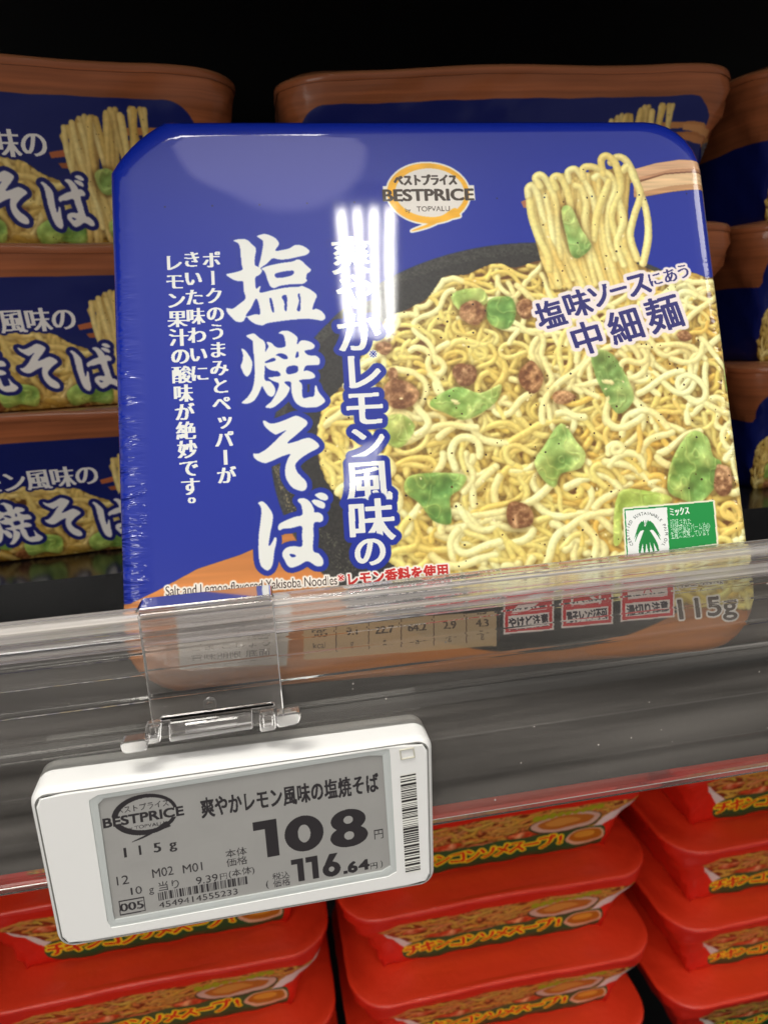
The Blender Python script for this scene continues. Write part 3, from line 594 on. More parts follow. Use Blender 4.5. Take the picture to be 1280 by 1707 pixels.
def paint_red_side():                             # 230 x 50 mm
    K = 5.; cv = Canvas(230 * K, 50 * K, (214, 36, 20)); H, W = cv.h, cv.w
    X = lambda x: (115 + x) * K
    P = lambda pts: np.array([(X(a), b_ * K) for a, b_ in pts])
    n = fbm(H, W, 30, 5, 2, 3)[..., None]; cv.a *= (.95 + .1 * n)
    Z = [(-72, 10), (78, 10), (60, 33), (44, 47.5), (-50, 47.5), (-58, 40)]
    cv.put(cv.poly(P([(-80, 8), (-62, 26), (-50, 44), (-30, 47), (-30, 8)])), (222, 206, 198)); cv.put(cv.poly(P([(86, 12), (52, 36), (40, 46), (40, 8), (84, 8)])), (226, 206, 200))
    f = Food(H, W, 9); R = f.r; m = cv.poly(catmull(P([(-76, 4), (-66, 18), (-54, 30), (-40, 40), (-10, 42), (30, 40), (46, 36), (60, 22), (76, 4)]), 5)); f.Z[m] = -20; f.C[m] = np.array((150, 60, 24)) / 255.
    for i in range(520):
        x, y = R.uniform(X(-74), X(74)), R.uniform(4 * K, 42 * K)
        if m[int(y), int(x)]: f.strand(x, y, R.normal(0, .5), R.uniform(30, 110), 4.6, -16 + 26 * i / 520, curl=.08, col=np.array([214 - 30 * R.rand(), 118 + 50 * R.rand(), 52 + 24 * R.rand()]) / 255., rz=4)
    f.Z[~m] = -1e3
    for x, y, a in [(-34, 30, 12), (-12, 34, 14), (10, 31, 12), (-50, 22, 9), (22, 36, 9)]:
        f.meat(X(x), y * K, a * K * .8, 15, 20, (190, 62, 28), (232, 160, 110), int(x + 90))
    ok, C = f.shade(6); cv.put(ok, C, 1, 1)
    # banner and soup bowl
    def pill(x0, x1, y0, y1, c):
        r = (y1 - y0) / 2; th = np.radians(np.arange(-90, 91, 10)); q = [(x1 - r + r * math.cos(t), (y0 + y1) / 2 + r * math.sin(t)) for t in th] + [(x0 + r - r * math.cos(t), (y0 + y1) / 2 - r * math.sin(t)) for t in th]
        cv.put(cv.poly(P(q)), c, 1, 1)
    pill(-56, 62, 32.5, 49, (20, 84, 46))
    def ell(x, y, a, b_, c, s=1): th = np.radians(np.arange(0, 360, 8)); cv.put(cv.poly(P(np.c_[x + a * np.cos(th), y + b_ * np.sin(th)])), c, 1, s)
    ell(34, 25.5, 21, 8.6, (42, 62, 36)); ell(34, 25, 20, 7.8, (206, 170, 150)); ell(34, 24.6, 16, 5.6, (176, 106, 38)); ell(32, 24.2, 10, 3, (206, 140, 60))
    for k in range(9): ell(16 + 4.4 * k, 17.5 - .25 * k, 2.2, 2.6, (150, 160, 30)); 
    ell(48, 40, 12, 6.6, (222, 176, 140)); ell(48, 39.4, 10, 5.2, (176, 104, 26)); ell(47, 38.6, 6, 3, (214, 150, 50))
    for k, ch in enumerate('チキンコンソメスープ!'):
        cv.text(ch, X(-50 + 8.3 * k), 39.6 * K - 1.5 * math.sin(k), 10.6 * K, (210, 48, 26), ang=-.06, bold=1.2, boldx=1.6, out=[(5, (248, 214, 40))])
    cv.a[:int(11 * K)] = np.array((214, 36, 20)) / 255.
    cv.put(cv.poly(P([(-120, 0), (-80, 0), (-70, 14), (-62, 30), (-60, 50), (-120, 50)])), (214, 36, 20), 1, 1)
    cv.put(cv.poly(P([(66, 50), (64, 40), (88, 12), (84, 0), (120, 0), (120, 50)])), (214, 36, 20), 1, 1)
    return cv

# ------------------------------------------------------------------ electronic tag: screen and printed code
SCR = [(162, 1335), (638, 1258), (652, 1452), (190, 1537)]
def homog(src, dst):
    A = []
    for (x, y), (X, Y) in zip(src, dst): A += [[x, y, 1, 0, 0, 0, -X * x, -X * y], [0, 0, 0, x, y, 1, -Y * x, -Y * y]]
    h = np.linalg.solve(np.array(A, float), np.array(dst, float).ravel()); return np.append(h, 1).reshape(3, 3)
def paint_screen():
    W, H = 660, 308; cv = Canvas(W, H, (255, 255, 255)); Hm = homog(SCR, [(0, 0), (W, 0), (W, H), (0, H)]); k = 1.37
    def m(x, y): q = Hm @ (x, y, 1); return q[0] / q[2], q[1] / q[2]
    def tx(s, x, y, h, **a):
        c = m(x, y); a = dict(a); w = a.pop('w', None); cv.text(s, c[0], c[1], h * k, (0, 0, 0), width=w * k if w else None, **a)
    c = m(241, 1362); logo(cv, c, 54 * k, 37 * k, k, ink=(0, 0, 0), mono=True)
    cx, cy = m(240, 1366); cv.put(cv.poly([(cx - 60 * k, cy - 8 * k), (cx + 60 * k, cy - 8 * k), (cx + 60 * k, cy + 9 * k), (cx - 60 * k, cy + 9 * k)]), (255, 255, 255))
    tx('BESTPRICE', 239, 1366, 23, w=131, bold=1.2, boldx=1.4)
    tx('ベストプライス', 237, 1349, 14, w=86, bold=.4); tx('by TOPVALU', 242, 1381, 9, w=62)
    for s, x, y in (('1', 208, 1426), ('1', 233, 1421.5), ('5', 262, 1417), ('g', 288, 1411)): tx(s, x, y, 25, sx=1.1, bold=.6)
    tx('12', 204, 1472, 23, w=20); tx('M02', 271, 1458, 23, w=35, bold=.3); tx('M01', 321, 1451, 23, w=33, bold=.3)
    tx('10', 227, 1489, 20, w=18); tx('g', 252, 1487, 18); tx('当り', 281, 1480, 19, w=34, bold=.3); tx('9.39', 345, 1470, 20, w=37)
    tx('円', 373, 1465, 14); tx('(本体)', 403, 1458, 16, w=44)
    c0 = np.array(m(264, 1501)); c1 = np.array(m(412, 1473)); bw = np.random.RandomState(3); x = c0[0]
    while x < c1[0]:
        w_ = bw.choice([1, 1, 2, 3, 5]); t = (x - c0[0]) / (c1[0] - c0[0]); y = c0[1] + (c1[1] - c0[1]) * t
        cv.put(cv.poly([(x, y - 13), (x + w_, y - 13), (x + w_, y + 8), (x, y + 8)]), (0, 0, 0)); x += w_ + bw.choice([1.5, 2, 3.5])
    tx('4549414555233', 331, 1502, 16, w=134)
    P = np.array([m(*q) for q in [(197, 1507), (240, 1499), (243, 1523), (200, 1531)]]); cc = P.mean(0)
    cv.put(cv.poly(P, [cc + (P - cc) * (.93, .86)]), (0, 0, 0)); tx('005', 219.5, 1515, 21, w=38, bold=.8)
    for i, ch in enumerate('爽やかレモン風味の塩焼そば'):
        t = i / 12; tx(ch, 346 + 275 * t, 1350 - 41 * t, 39, sx=.60, bold=1.2, boldx=1.0)
    tx('本体', 394, 1425, 17, w=36, bold=.3); tx('価格', 395, 1440, 17, w=36, bold=.3)
    tx('税込', 469, 1464, 15, w=30); tx('価格', 470, 1476, 15, w=30); tx('(', 446, 1478, 17); tx('円', 632, 1394, 21, sx=.95); tx('円', 624, 1447, 15); tx(')', 637, 1443, 15)
    blk = (0, 0, 0); el = lambda x, y, a, b_: np.c_[x + a * np.cos(TH), y + b_ * np.sin(TH)]; TH = np.radians(np.arange(0, 360, 5))
    def one(x, y, w, h):
        X, Y = m(x, y); w *= k; h *= k; cv.put(cv.poly([(X - w * .5, Y - h * .5), (X + w * .5, Y - h * .5), (X + w * .5, Y + h * .5), (X - w * .02, Y + h * .5), (X - w * .02, Y - h * .27), (X - w * .5, Y - h * .27)]), blk)
    one(444, 1403, 41, 70)
    X, Y = m(507.6, 1393.5); cv.put(cv.poly(el(X, Y, 34 * k, 34 * k), [el(X, Y, 11 * k, 17 * k)]), blk)
    X, Y = m(581, 1368); X2, Y2 = m(583, 1398); cv.put(cv.poly(el(X, Y + 5, 31 * k, 21 * k)) | cv.poly(el(X2, Y2, 33.5 * k, 20.5 * k)), blk)
    cv.put(cv.poly(el(X, Y + 4, 8.5 * k, 7.5 * k)) | cv.poly(el(X2, Y2 - 2, 9 * k, 8 * k)), (255, 255, 255))
    one(497, 1455, 21, 44); one(521, 1451, 21, 44)
    X, Y = m(553.5, 1453); cv.put(cv.poly(el(X, Y, 16 * k, 14.5 * k), [el(X, Y, 5 * k, 5 * k)]), blk)
    cv.put(cv.poly([(X - 15 * k, Y - 3 * k), (X - 2 * k, Y - 30 * k), (X + 13 * k, Y - 30 * k), (X + 1 * k, Y - 12 * k), (X - 6 * k, Y - 6 * k)]), blk)
    X, Y = m(577, 1458.5); cv.put(cv.poly([(X - 3.6 * k, Y - 3 * k), (X + 3.6 * k, Y - 3 * k), (X + 3.6 * k, Y + 3 * k), (X - 3.6 * k, Y + 3 * k)]), blk)
    tx('6', 588.5, 1449.5, 28, w=15, bold=2.0, boldx=2.4); tx('4', 607.5, 1446, 28, w=17, bold=1.8, boldx=2.4)
    g = cv.a[..., :1] > .5; n = fbm(H, W, 60, 8, 2)[..., None]
    cv.a = np.where(g, np.array((160, 159, 156)) / 255. * (.98 + .04 * n), np.array((38, 34, 38)) / 255.).astype(np.float32)
    return cv
def paint_code():
    cv = Canvas(100, 620, (232, 232, 224)); b_ = np.random.RandomState(12); y = 6
    while y < 606:
        w_ = b_.choice([3, 4, 6, 9, 14]); cv.a[y:min(y + w_, 612)] = np.array((40, 36, 36)) / 255.; y += w_ + b_.choice([4, 5, 7, 11])
    return cv

# ------------------------------------------------------------------ materials that carry print
def print_mat(name, img, rough=.36, coat=1., coat_rough=.04, grain=.10, wob=.05, edge=None, interp='Linear', spec=.5):
    m = mat(name, rough=rough, Coat_Weight=coat, Coat_Roughness=coat_rough, Specular_IOR_Level=spec)
    n, l, b = nodes(m); uv = n.new('ShaderNodeUVMap'); uv.uv_map = 'UVMap'; t = n.new('ShaderNodeTexImage'); t.image = img; t.extension = 'EXTEND'; t.interpolation = interp
    l.new(uv.outputs[0], t.inputs[0]); l.new(t.outputs[0], b.inputs['Base Color'])
    g = n.new('ShaderNodeTexCoord'); z1 = n.new('ShaderNodeTexNoise'); z1.inputs['Scale'].default_value = 2600; z1.inputs['Detail'].default_value = 2
    z2 = n.new('ShaderNodeTexNoise'); z2.inputs['Scale'].default_value = 28; z2.inputs['Detail'].default_value = 2
    l.new(g.outputs['Object'], z1.inputs[0]); l.new(g.outputs['Object'], z2.inputs[0])
    b1 = n.new('ShaderNodeBump'); b1.inputs['Strength'].default_value = grain; b1.inputs['Distance'].default_value = .0002; l.new(z1.outputs[0], b1.inputs['Height'])
    b2 = n.new('ShaderNodeBump'); b2.inputs['Strength'].default_value = wob; b2.inputs['Distance'].default_value = .003; l.new(z2.outputs[0], b2.inputs['Height']); l.new(b1.outputs[0], b2.inputs['Normal'])
    last = b2
    if edge is not None:                         # crinkles of shrink film near a side of the sleeve: edge = (x position, width, direction)
        x0, w, amp = edge; sx = n.new('ShaderNodeSeparateXYZ'); l.new(g.outputs['Object'], sx.inputs[0])
        mr = n.new('ShaderNodeMapRange'); ab = n.new('ShaderNodeMath'); ab.operation = 'ABSOLUTE'; l.new(sx.outputs['X'], ab.inputs[0]); mr.inputs['From Min'].default_value = -x0 - w; mr.inputs['From Max'].default_value = -x0; mr.interpolation_type = 'SMOOTHSTEP'; l.new(ab.outputs[0], mr.inputs['Value'])
        my = n.new('ShaderNodeMapRange'); my.inputs['From Min'].default_value = .04; my.inputs['From Max'].default_value = -.03; my.inputs['To Min'].default_value = .10; l.new(sx.outputs['Y'], my.inputs['Value'])
        mp = n.new('ShaderNodeMapping'); mp.inputs['Scale'].default_value = (55, 260, 60); l.new(g.outputs['Object'], mp.inputs[0])
        z3 = n.new('ShaderNodeTexNoise'); z3.inputs['Scale'].default_value = 1; z3.inputs['Detail'].default_value = 3; z3.inputs['Distortion'].default_value = .8; l.new(mp.outputs[0], z3.inputs[0])
        q = n.new('ShaderNodeMath'); q.operation = 'MULTIPLY'; l.new(mr.outputs[0], q.inputs[0]); l.new(z3.outputs[0], q.inputs[1])
        q2 = n.new('ShaderNodeMath'); q2.operation = 'MULTIPLY'; l.new(q.outputs[0], q2.inputs[0]); l.new(my.outputs[0], q2.inputs[1])
        b3 = n.new('ShaderNodeBump'); b3.inputs['Strength'].default_value = amp; b3.inputs['Distance'].default_value = .0022; l.new(q2.outputs[0], b3.inputs['Height']); l.new(b2.outputs[0], b3.inputs['Normal']); last = b3
    l.new(last.outputs[0], b.inputs['Normal']); l.new(last.outputs[0], b.inputs['Coat Normal'])
    return m

def glass(name, col=(.97, .97, .965), rough=.02, ior=1.47, bump=None, dust_haze=0., dscale=(.25, 1, 1.4)):
    m = bpy.data.materials.new(name); m.use_nodes = True; n, l = m.node_tree.nodes, m.node_tree.links; n.clear()
    g = n.new('ShaderNodeBsdfGlass'); g.inputs['Color'].default_value = (*col, 1); g.inputs['Roughness'].default_value = rough; g.inputs['IOR'].default_value = ior
    o = n.new('ShaderNodeOutputMaterial'); t = n.new('ShaderNodeTexCoord'); out = g.outputs[0]
    if bump:
        mp = n.new('ShaderNodeMapping'); mp.inputs['Scale'].default_value = bump[0]; z = n.new('ShaderNodeTexNoise'); z.inputs['Scale'].default_value = 1; z.inputs['Detail'].default_value = 3
        b = n.new('ShaderNodeBump'); b.inputs['Strength'].default_value = bump[1]; b.inputs['Distance'].default_value = .001
        l.new(t.outputs['Object'], mp.inputs[0]); l.new(mp.outputs[0], z.inputs[0]); l.new(z.outputs[0], b.inputs['Height']); l.new(b.outputs[0], g.inputs['Normal'])
    if dust_haze:  # dust specks plus a soft pale haze mixed into the surface
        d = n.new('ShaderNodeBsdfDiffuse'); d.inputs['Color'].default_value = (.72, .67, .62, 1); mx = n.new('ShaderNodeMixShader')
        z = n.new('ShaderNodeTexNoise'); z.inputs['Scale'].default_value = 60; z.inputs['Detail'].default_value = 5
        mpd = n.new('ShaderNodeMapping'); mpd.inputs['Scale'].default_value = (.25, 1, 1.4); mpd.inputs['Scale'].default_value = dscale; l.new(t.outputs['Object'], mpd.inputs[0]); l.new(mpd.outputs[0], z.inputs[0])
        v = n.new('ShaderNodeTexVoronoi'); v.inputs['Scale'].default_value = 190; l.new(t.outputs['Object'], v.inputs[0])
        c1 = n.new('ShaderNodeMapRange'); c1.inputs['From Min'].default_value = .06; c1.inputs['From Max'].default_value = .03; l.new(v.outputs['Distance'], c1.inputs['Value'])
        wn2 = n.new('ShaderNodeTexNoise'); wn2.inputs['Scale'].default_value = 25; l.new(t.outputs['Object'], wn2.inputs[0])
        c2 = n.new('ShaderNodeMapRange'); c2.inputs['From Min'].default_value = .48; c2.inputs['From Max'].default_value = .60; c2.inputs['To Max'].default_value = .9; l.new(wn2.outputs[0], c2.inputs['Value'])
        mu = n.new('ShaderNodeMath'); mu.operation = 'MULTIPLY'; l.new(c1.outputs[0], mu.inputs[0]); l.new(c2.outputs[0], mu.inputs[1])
        c3 = n.new('ShaderNodeMapRange'); c3.inputs['From Min'].default_value = .35; c3.inputs['From Max'].default_value = .8; c3.inputs['To Max'].default_value = dust_haze * 2; l.new(z.outputs[0], c3.inputs['Value'])
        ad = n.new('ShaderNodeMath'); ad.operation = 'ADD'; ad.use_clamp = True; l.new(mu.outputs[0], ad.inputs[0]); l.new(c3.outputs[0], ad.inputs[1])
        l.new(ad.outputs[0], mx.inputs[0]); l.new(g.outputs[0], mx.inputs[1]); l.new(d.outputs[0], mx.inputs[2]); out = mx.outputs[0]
    l.new(out, o.inputs[0]); return m

M_black = mat('shelf_black_paint', (.012, .012, .013), .32); add_bump(M_black, 900, .15, .0002)
M_gloss = mat('shelf_black_gloss', (.010, .010, .011), .16); add_bump(M_gloss, 60, .05, .0005)
M_edge = mat('shelf_edge_steel', (.040, .034, .030), .30, Metallic=.3); add_bump(M_edge, 600, .2, .0002)
M_dark = mat('dark_back_panel', (.006, .006, .007), .55); add_bump(M_dark, 300, .1, .0002)
M_wht = mat('tag_white_plastic', (.84, .84, .825), .32); add_bump(M_wht, 2200, .05, .0001)
M_frame = mat('tag_screen_frame', (.54, .57, .56), .25)
M_line = mat('tag_seam_grey', (.33, .33, .31), .5)
M_tray = mat('tray_white_plastic', (.62, .60, .56), .4)

# ------------------------------------------------------------------ the shelf
def slab(name, x0, x1, y0, y1, z0, z1, m, kind='structure'):
    P = [(x, y, z) for x in (x0, x1) for y in (y0, y1) for z in (z0, z1)]
    F = [(0, 1, 3, 2), (4, 6, 7, 5), (0, 4, 5, 1), (2, 3, 7, 6), (0, 2, 6, 4), (1, 5, 7, 3)]
    return tag(obj(name, mesh(name, P, F), m), kind=kind)
ZF = 1.35 - .0885                                # top of the shelf floor
YR = .174                                        # front face of the rail
X0, X1 = -.55, .85
slab('shelf_floor', X0, X1, YR + .0045, .60, ZF - .004, ZF, M_black)
slab('shelf_front_edge', X0, X1, YR + .0050, YR + .0075, ZF - .0335, ZF - .0042, M_edge)
slab('shelf_riser', X0, X1, .278, .60, ZF, ZF + .0150, M_gloss)
slab('back_panel', X0, X1, .602, .61, .80, 1.75, M_dark)
slab('shelf_above', X0, X1, .168, .60, 1.520, 1.545, M_black)
slab('lower_shelf_floor', X0, X1, .20, .60, .80, .84, M_black)

# ------------------------------------------------------------------ packs
def pack_meshes(w, h, d, radii, cham, mat_lid, mat_side, side_w, lid_uv='plane', uoff=0., inset=.017, skirt=.0135, top=None, shift=(0, 0)):
    P = subdiv_loop(rrect(w, h, radii, 7, cham), .006); n = len(P)
    # lid: flat field, edge rolled over, short skirt with a lip
    rings, uvr = [], []
    s = np.r_[0, np.cumsum(np.linalg.norm(np.diff(np.r_[P, P[:1]], axis=0), axis=1))][:-1]
    tot = s[-1] + np.linalg.norm(P[-1] - P[0]); i0 = np.argmin(np.abs(P[:, 0]) + (P[:, 1] > 0) * 9)
    arc = (s - s[i0] + tot / 2) % tot - tot / 2
    def ring(off, z):
        Q = offset_loop(P, off) if lid_uv != 'plane' else P * ((w / 2 - off) / (w / 2), (h / 2 - off) / (h / 2)) + shift
        return np.c_[Q, np.full(n, z)]
    def uvl(Rg): return np.c_[Rg[:, 0] / PW + .5, Rg[:, 1] / PH + .5]
    def uvs(z): return np.c_[(arc + uoff) / side_w + .5, np.full(n, 1 + z / d)]
    lid_offs = [(.0085, 0), (.006, -.0001), (.0042, -.0005), (.0026, -.0012), (.0012, -.0023), (.0004, -.0034), (0, -.0046)]
    lid_offs = [(.0034, 0), (.0016, -.0001), (.0007, -.0004), (.0002, -.0009), (0, -.0015)] if lid_uv != 'plane' else [(.0070, 0), (.0050, -.0001), (.0032, -.0004), (.0018, -.0010), (.0007, -.0020), (.0002, -.0032), (0, -.0046)]
    sk = [(0, -.0046), (0, -.0050), (.0008, -.0060)] if lid_uv == 'plane' else [(0, -.0015), (0, -.0027), (.0005, -.0036)]
    z0w = .0060 if lid_uv == 'plane' else .0036
    wl = [(.0008 + (inset - .0008) * t + .0016 * math.sin(t * 3.14), -z0w - (d - .0085) * t) for t in (0, .08, .16, .25, .35, .45, .55, .65, .75, .85, .93, 1.)] + [(inset + .0012, -d + .0008), (inset + .004, -d)]
    def build(lst, uvf, cap0=False, cap1=False):
        R = [ring(o, z) for o, z in lst]
        if lid_uv != 'plane':
            cr = np.clip((np.minimum(np.abs(P[:, 0]) - (w / 2 - .03), np.abs(P[:, 1]) - (h / 2 - .03)) / .02), 0, 1)   # near the corners
            for q, (o, z) in zip(R, lst):
                am = np.clip(-z / .008, 0, 1); nr = P - offset_loop(P, .001); nr = nr / np.linalg.norm(nr, axis=1, keepdims=True)
                dsp = am * (.0005 * np.sin(arc * 310 + z * 240) + .0004 * np.sin(arc * 173 - z * 520 + 1)) + cr * (.0030 * math.exp(-((z + .013) / .009) ** 2) + .0007 * np.sin(arc * 900 + z * 500)) * am
                q[:, :2] += nr * dsp[:, None]; q[:, 2] += (z < 0) * (.0007 * np.sin(arc * 60 + 2) * np.clip(1 + z / .02, 0, 1) - cr * .0012)
        V, F = loft(R, cap0, cap1); F = [f[::-1] for f in F]; return V, F, np.concatenate([uvf(r, z) for r, (o, z) in zip(R, lst)])
    out = {}
    if lid_uv == 'plane':
        V, F, U = build(lid_offs + sk[1:], lambda r, z: uvl(r), True); m = mesh('lid', V, F, U, True); m.materials.append(mat_lid); out['lid'] = m
    else:
        V, F, U = build(lid_offs, lambda r, z: uvl(r), True); V2, F2, U2 = build(sk, lambda r, z: uvs(z)); k = len(V)
        V3 = np.r_[V, V2]; F3 = F + [tuple(i + k for i in f) for f in F2]; m = mesh('lid', V3, F3, np.r_[U, U2], True)
        m.materials.append(mat_lid); m.materials.append(mat_side)
        m.polygons.foreach_set('material_index', [0] * len(F) + [1] * len(F2)); out['lid'] = m
    V, F, U = build(wl, lambda r, z: uvs(z), False, True); m = mesh('tray', V, F, U, True); m.materials.append(mat_side); out['tray'] = m
    return out
def make_pack(ms, d, M, label, group, name='noodle_pack', cat='food packet'):
    root = empty(name, M, label, cat, group)
    for k in ('lid', 'tray'):
        o = obj(k, ms[k], None, root); o.location = (0, 0, d)
    return root
def copy_thing(root, M, label):
    r = root.copy(); COL.objects.link(r); r.matrix_world = M; r['label'] = label
    for ch in root.children:
        c = ch.copy(); COL.objects.link(c); c.parent = r
        for g in ch.children:
            q = g.copy(); COL.objects.link(q); q.parent = c
    return r

# wood-printed and red lid tops (procedural)
def wood_mat():
    m = mat('wood_print', (.36, .13, .05), .35, Coat_Weight=1., Coat_Roughness=.05); n, l, b = nodes(m)
    t = n.new('ShaderNodeTexCoord'); mp = n.new('ShaderNodeMapping'); mp.inputs['Scale'].default_value = (8, 240, 1); z = n.new('ShaderNodeTexNoise'); z.inputs['Scale'].default_value = 1; z.inputs['Detail'].default_value = 4
    r = n.new('ShaderNodeValToRGB'); r.color_ramp.elements[0].color = (.19, .065, .026, 1); r.color_ramp.elements[1].color = (.36, .14, .06, 1)
    l.new(t.outputs['Object'], mp.inputs[0]); l.new(mp.outputs[0], z.inputs[0]); l.new(z.outputs[0], r.inputs[0]); l.new(r.outputs[0], b.inputs['Base Color']); return m
M_wood = wood_mat(); M_wood.node_tree.nodes['Principled BSDF'].inputs['Coat Weight'].default_value = .4
M_red = mat('red_print', (.88, .050, .014), .42, Coat_Weight=.22, Coat_Roughness=.16); add_bump(M_red, 30, .8, .003, 5)

lid_img = paint_lid().image('lid_print'); blue_img = paint_blue_side().image('blue_side_print'); red_img = paint_red_side().image('red_side_print')
M_lid = print_mat('front_lid_film', lid_img, coat_rough=.028, spec=.22, edge=(-PW / 2 - .0015, .0085, 1.), grain=.014, wob=.012)
M_bside = print_mat('blue_side_film', blue_img, rough=.45, wob=.3, coat_rough=.12, coat=.3, spec=.15)
M_rside = print_mat('red_side_film', red_img, rough=.4, wob=.4, coat_rough=.08, coat=.5, spec=.2)

# the display pack leaning on the rail
fm = pack_meshes(.1722, .1575, .058, [.017, .016, .0150, .016], (2,), M_lid, M_bside, .230, 'plane', shift=(-.0012, .0007))
Rw = B @ LR; Tw = c2w(LT)
Mf = m4(Rw, Tw - Rw[:, 2] * .058)
front = make_pack(fm, .058, Mf, 'large blue square noodle packet standing upright behind the clear rail', None)

PWS = .190
# stacks of the same packs lying flat behind it
bm_ = pack_meshes(PWS, .150, PD, .020, (), M_wood, M_bside, .230, 'side', 0., inset=.016)
bl_ = pack_meshes(PWS, .150, PD, .020, (), M_wood, M_bside, .230, 'side', .0055, inset=.016)
def flat(x, y, ztop, yaw, d, h):                 # x,y of the middle of the front edge at the lid
    c, s = math.cos(yaw), math.sin(yaw); R = np.array([[c, -s, 0], [s, c, 0], [0, 0, 1.]])
    t = np.array([x, y, ztop - d]) + R @ np.array([0, h / 2, 0]); return m4(R, t)
ZT = ZF + .0150 + 3 * PD
g1 = 'blue noodle packets stacked flat behind the display packet'
def stack(ms, x, y, yaw, labs, extra=0., jit=0):
    p = None
    for k, lab in enumerate(labs):
        z = ZT - k * PD; r = np.random.RandomState(int(abs(x) * 1000) + k); yk = yaw + r.uniform(-1, 1) * jit * 3 + (extra if k == 0 else 0); M = flat(x + r.uniform(-1, 1) * jit, y + r.uniform(-1, 1) * jit - (.085 * math.sin(extra) if k == 0 else 0), z, yk, PD, .150)
        p = make_pack(ms, PD, M, lab, g1) if p is None else copy_thing(p, M, lab)
mid = stack(bm_, .1135, .2985, math.radians(-2.2), ['blue noodle packet with wood-print rim, topmost of the middle stack directly behind the display packet',
    'blue noodle packet second in the dark middle stack right of the display packet', 'blue noodle packet lowest in the middle stack behind the display packet'], jit=.0015, extra=math.radians(-.8))
yw = math.radians(4.5)
stack(bl_, -.0010 + .0045 - .0915, .302 - .0915 * math.sin(yw), yw, ['blue noodle packet at the top of the left stack, lifted noodles and chopsticks showing',
    'blue noodle packet in the middle of the left stack under the top one', 'blue noodle packet lowest in the left stack, standing on the black shelf'], extra=math.radians(4.5), jit=.001)
stack(bm_, .3080, .297, 0.02, ['shadowed blue noodle packet at the top of the far right stack',
    'shadowed blue noodle packet second in the stack at the far right edge', 'shadowed blue noodle packet lowest in the stack at the far right edge'], jit=.001)

# red packs on the shelf below
RD = .0505
rm_ = pack_meshes(.172, .150, RD, .024, (), M_red, M_rside, .230, 'side', 0., inset=.021)
g2 = 'red noodle packets stacked on the shelf below'
pr = None
for cx, cyy, yaw, z0, nn, labs in (
    (.1045, .3200, 0.0, 1.124, 5, ['red noodle packet just under the rail, topmost visible in the middle red stack', 'red noodle packet with soup bowl print right of the price tag', 'red noodle packet with green banner, third in the middle red stack', 'red noodle packet fourth in the middle red stack', 'red noodle packet at the bottom of the photo in the middle red stack']),
    (-.0735, .3130, 0.01, 1.118, 5, ['red noodle packet hidden behind the price tag, top of the left red stack', 'red noodle packet at the left edge under the rail in the left red stack', 'red noodle packet with large green banner right below the price tag', 'red noodle packet at the bottom left corner below the green banner one', 'lowest red noodle packet of the left red stack']),
    (.2830, .3170, 0.0, 1.132, 5, ['red noodle packet highest at the right edge under the rail, mostly white corner', 'red noodle packet with green and yellow banner, upper one at the right edge', 'red noodle packet in the middle of the right red stack', 'red noodle packet second lowest of the right red stack', 'red noodle packet at the bottom right corner'])):
    for k in range(nn):
        r = np.random.RandomState(int(cx * 1000) % 97 + k); z = z0 + RD - k * RD
        M = flat(cx + r.uniform(-.0015, .0015), cyy + r.uniform(-.002, .002), z, yaw + r.uniform(-.008, .008), RD, .150)
        pr = make_pack(rm_, RD, M, labs[k], g2) if pr is None else copy_thing(pr, M, labs[k])

# ------------------------------------------------------------------ clear price rail
ZR = 1.35 - .0560
Y = YR
def rib(z, h, w=.0007): return [(Y, ZR - z - w), (Y - h, ZR - z - w * .4), (Y - h, ZR - z + w * .4), (Y, ZR - z + w)]
prof = [(Y, ZR - .0690), (Y - .0008, ZR - .0683), (Y - .0008, ZR - .0668), (Y, ZR - .0660)] + rib(.0560, .00012, .0004) + rib(.0440, .00020, .0005) + [(Y, ZR - .0345), (Y - .0009, ZR - .0335), (Y - .0011, ZR - .0312), (Y - .0004, ZR - .0300), (Y, ZR - .0280)] + rib(.0222, .0004) + rib(.0155, .00025, .0005) + rib(.0108, .0004, .0006) + [
        (Y, ZR - .0086), (Y - .0012, ZR - .0078), (Y - .0012, ZR - .0062), (Y - .0002, ZR - .0054), (Y - .0008, ZR - .0044), (Y - .0010, ZR - .0016), (Y - .0002, ZR - .0004), (Y + .0012, ZR), (Y + .0042, ZR - .0002), (Y + .0052, ZR - .0012), (Y + .0046, ZR - .0024),
        (Y + .0034, ZR - .0030), (Y + .0026, ZR - .0048), (Y + .0022, ZR - .0070), (Y + .0022, ZR - .0290), (Y + .0028, ZR - .0310), (Y + .0024, ZR - .0330), (Y + .0020, ZR - .0670), (Y + .0030, ZR - .0683), (Y + .0026, ZR - .0692)]
cut = ZR - .0092
top_ = [(Y, cut)] + [q for q in prof if q[1] > cut + .0001] + [(Y + .0022, cut)]
low_ = [(Y, cut - .0001)] and [q for q in prof if q[1] < cut and q[0] <= Y + .00001 and q[1] > ZR - .0692 or q[1] < cut and q[0] > Y + .00001]
il = [i for i, q in enumerate(low_) if q[0] > Y + .001][0]
low_ = low_[:il] + [(Y, cut - .00015), (Y + .0022, cut - .00015)] + low_[il:]
M_rail = glass('clear_rail_plastic', (.955, .95, .935), .055, 1.46, ((2, 60, 300), .10), dust_haze=.085, dscale=(.10, 1, 2.2))  # besides dust, the haze stands in for grey reflections on the panel
M_bead = glass('rail_edge_ceiling_sheen', (.95, .96, .99), .10, 1.46, ((2, 200, 900), .35), dust_haze=.42, dscale=(.05, 1, 9))  # strong pale mix imitates the bright ceiling reflected in the bead
rail = empty('price_rail', Matrix.Translation((0, YR, ZR - .069)), 'long scratched clear plastic price rail running along the shelf edge', 'price rail')
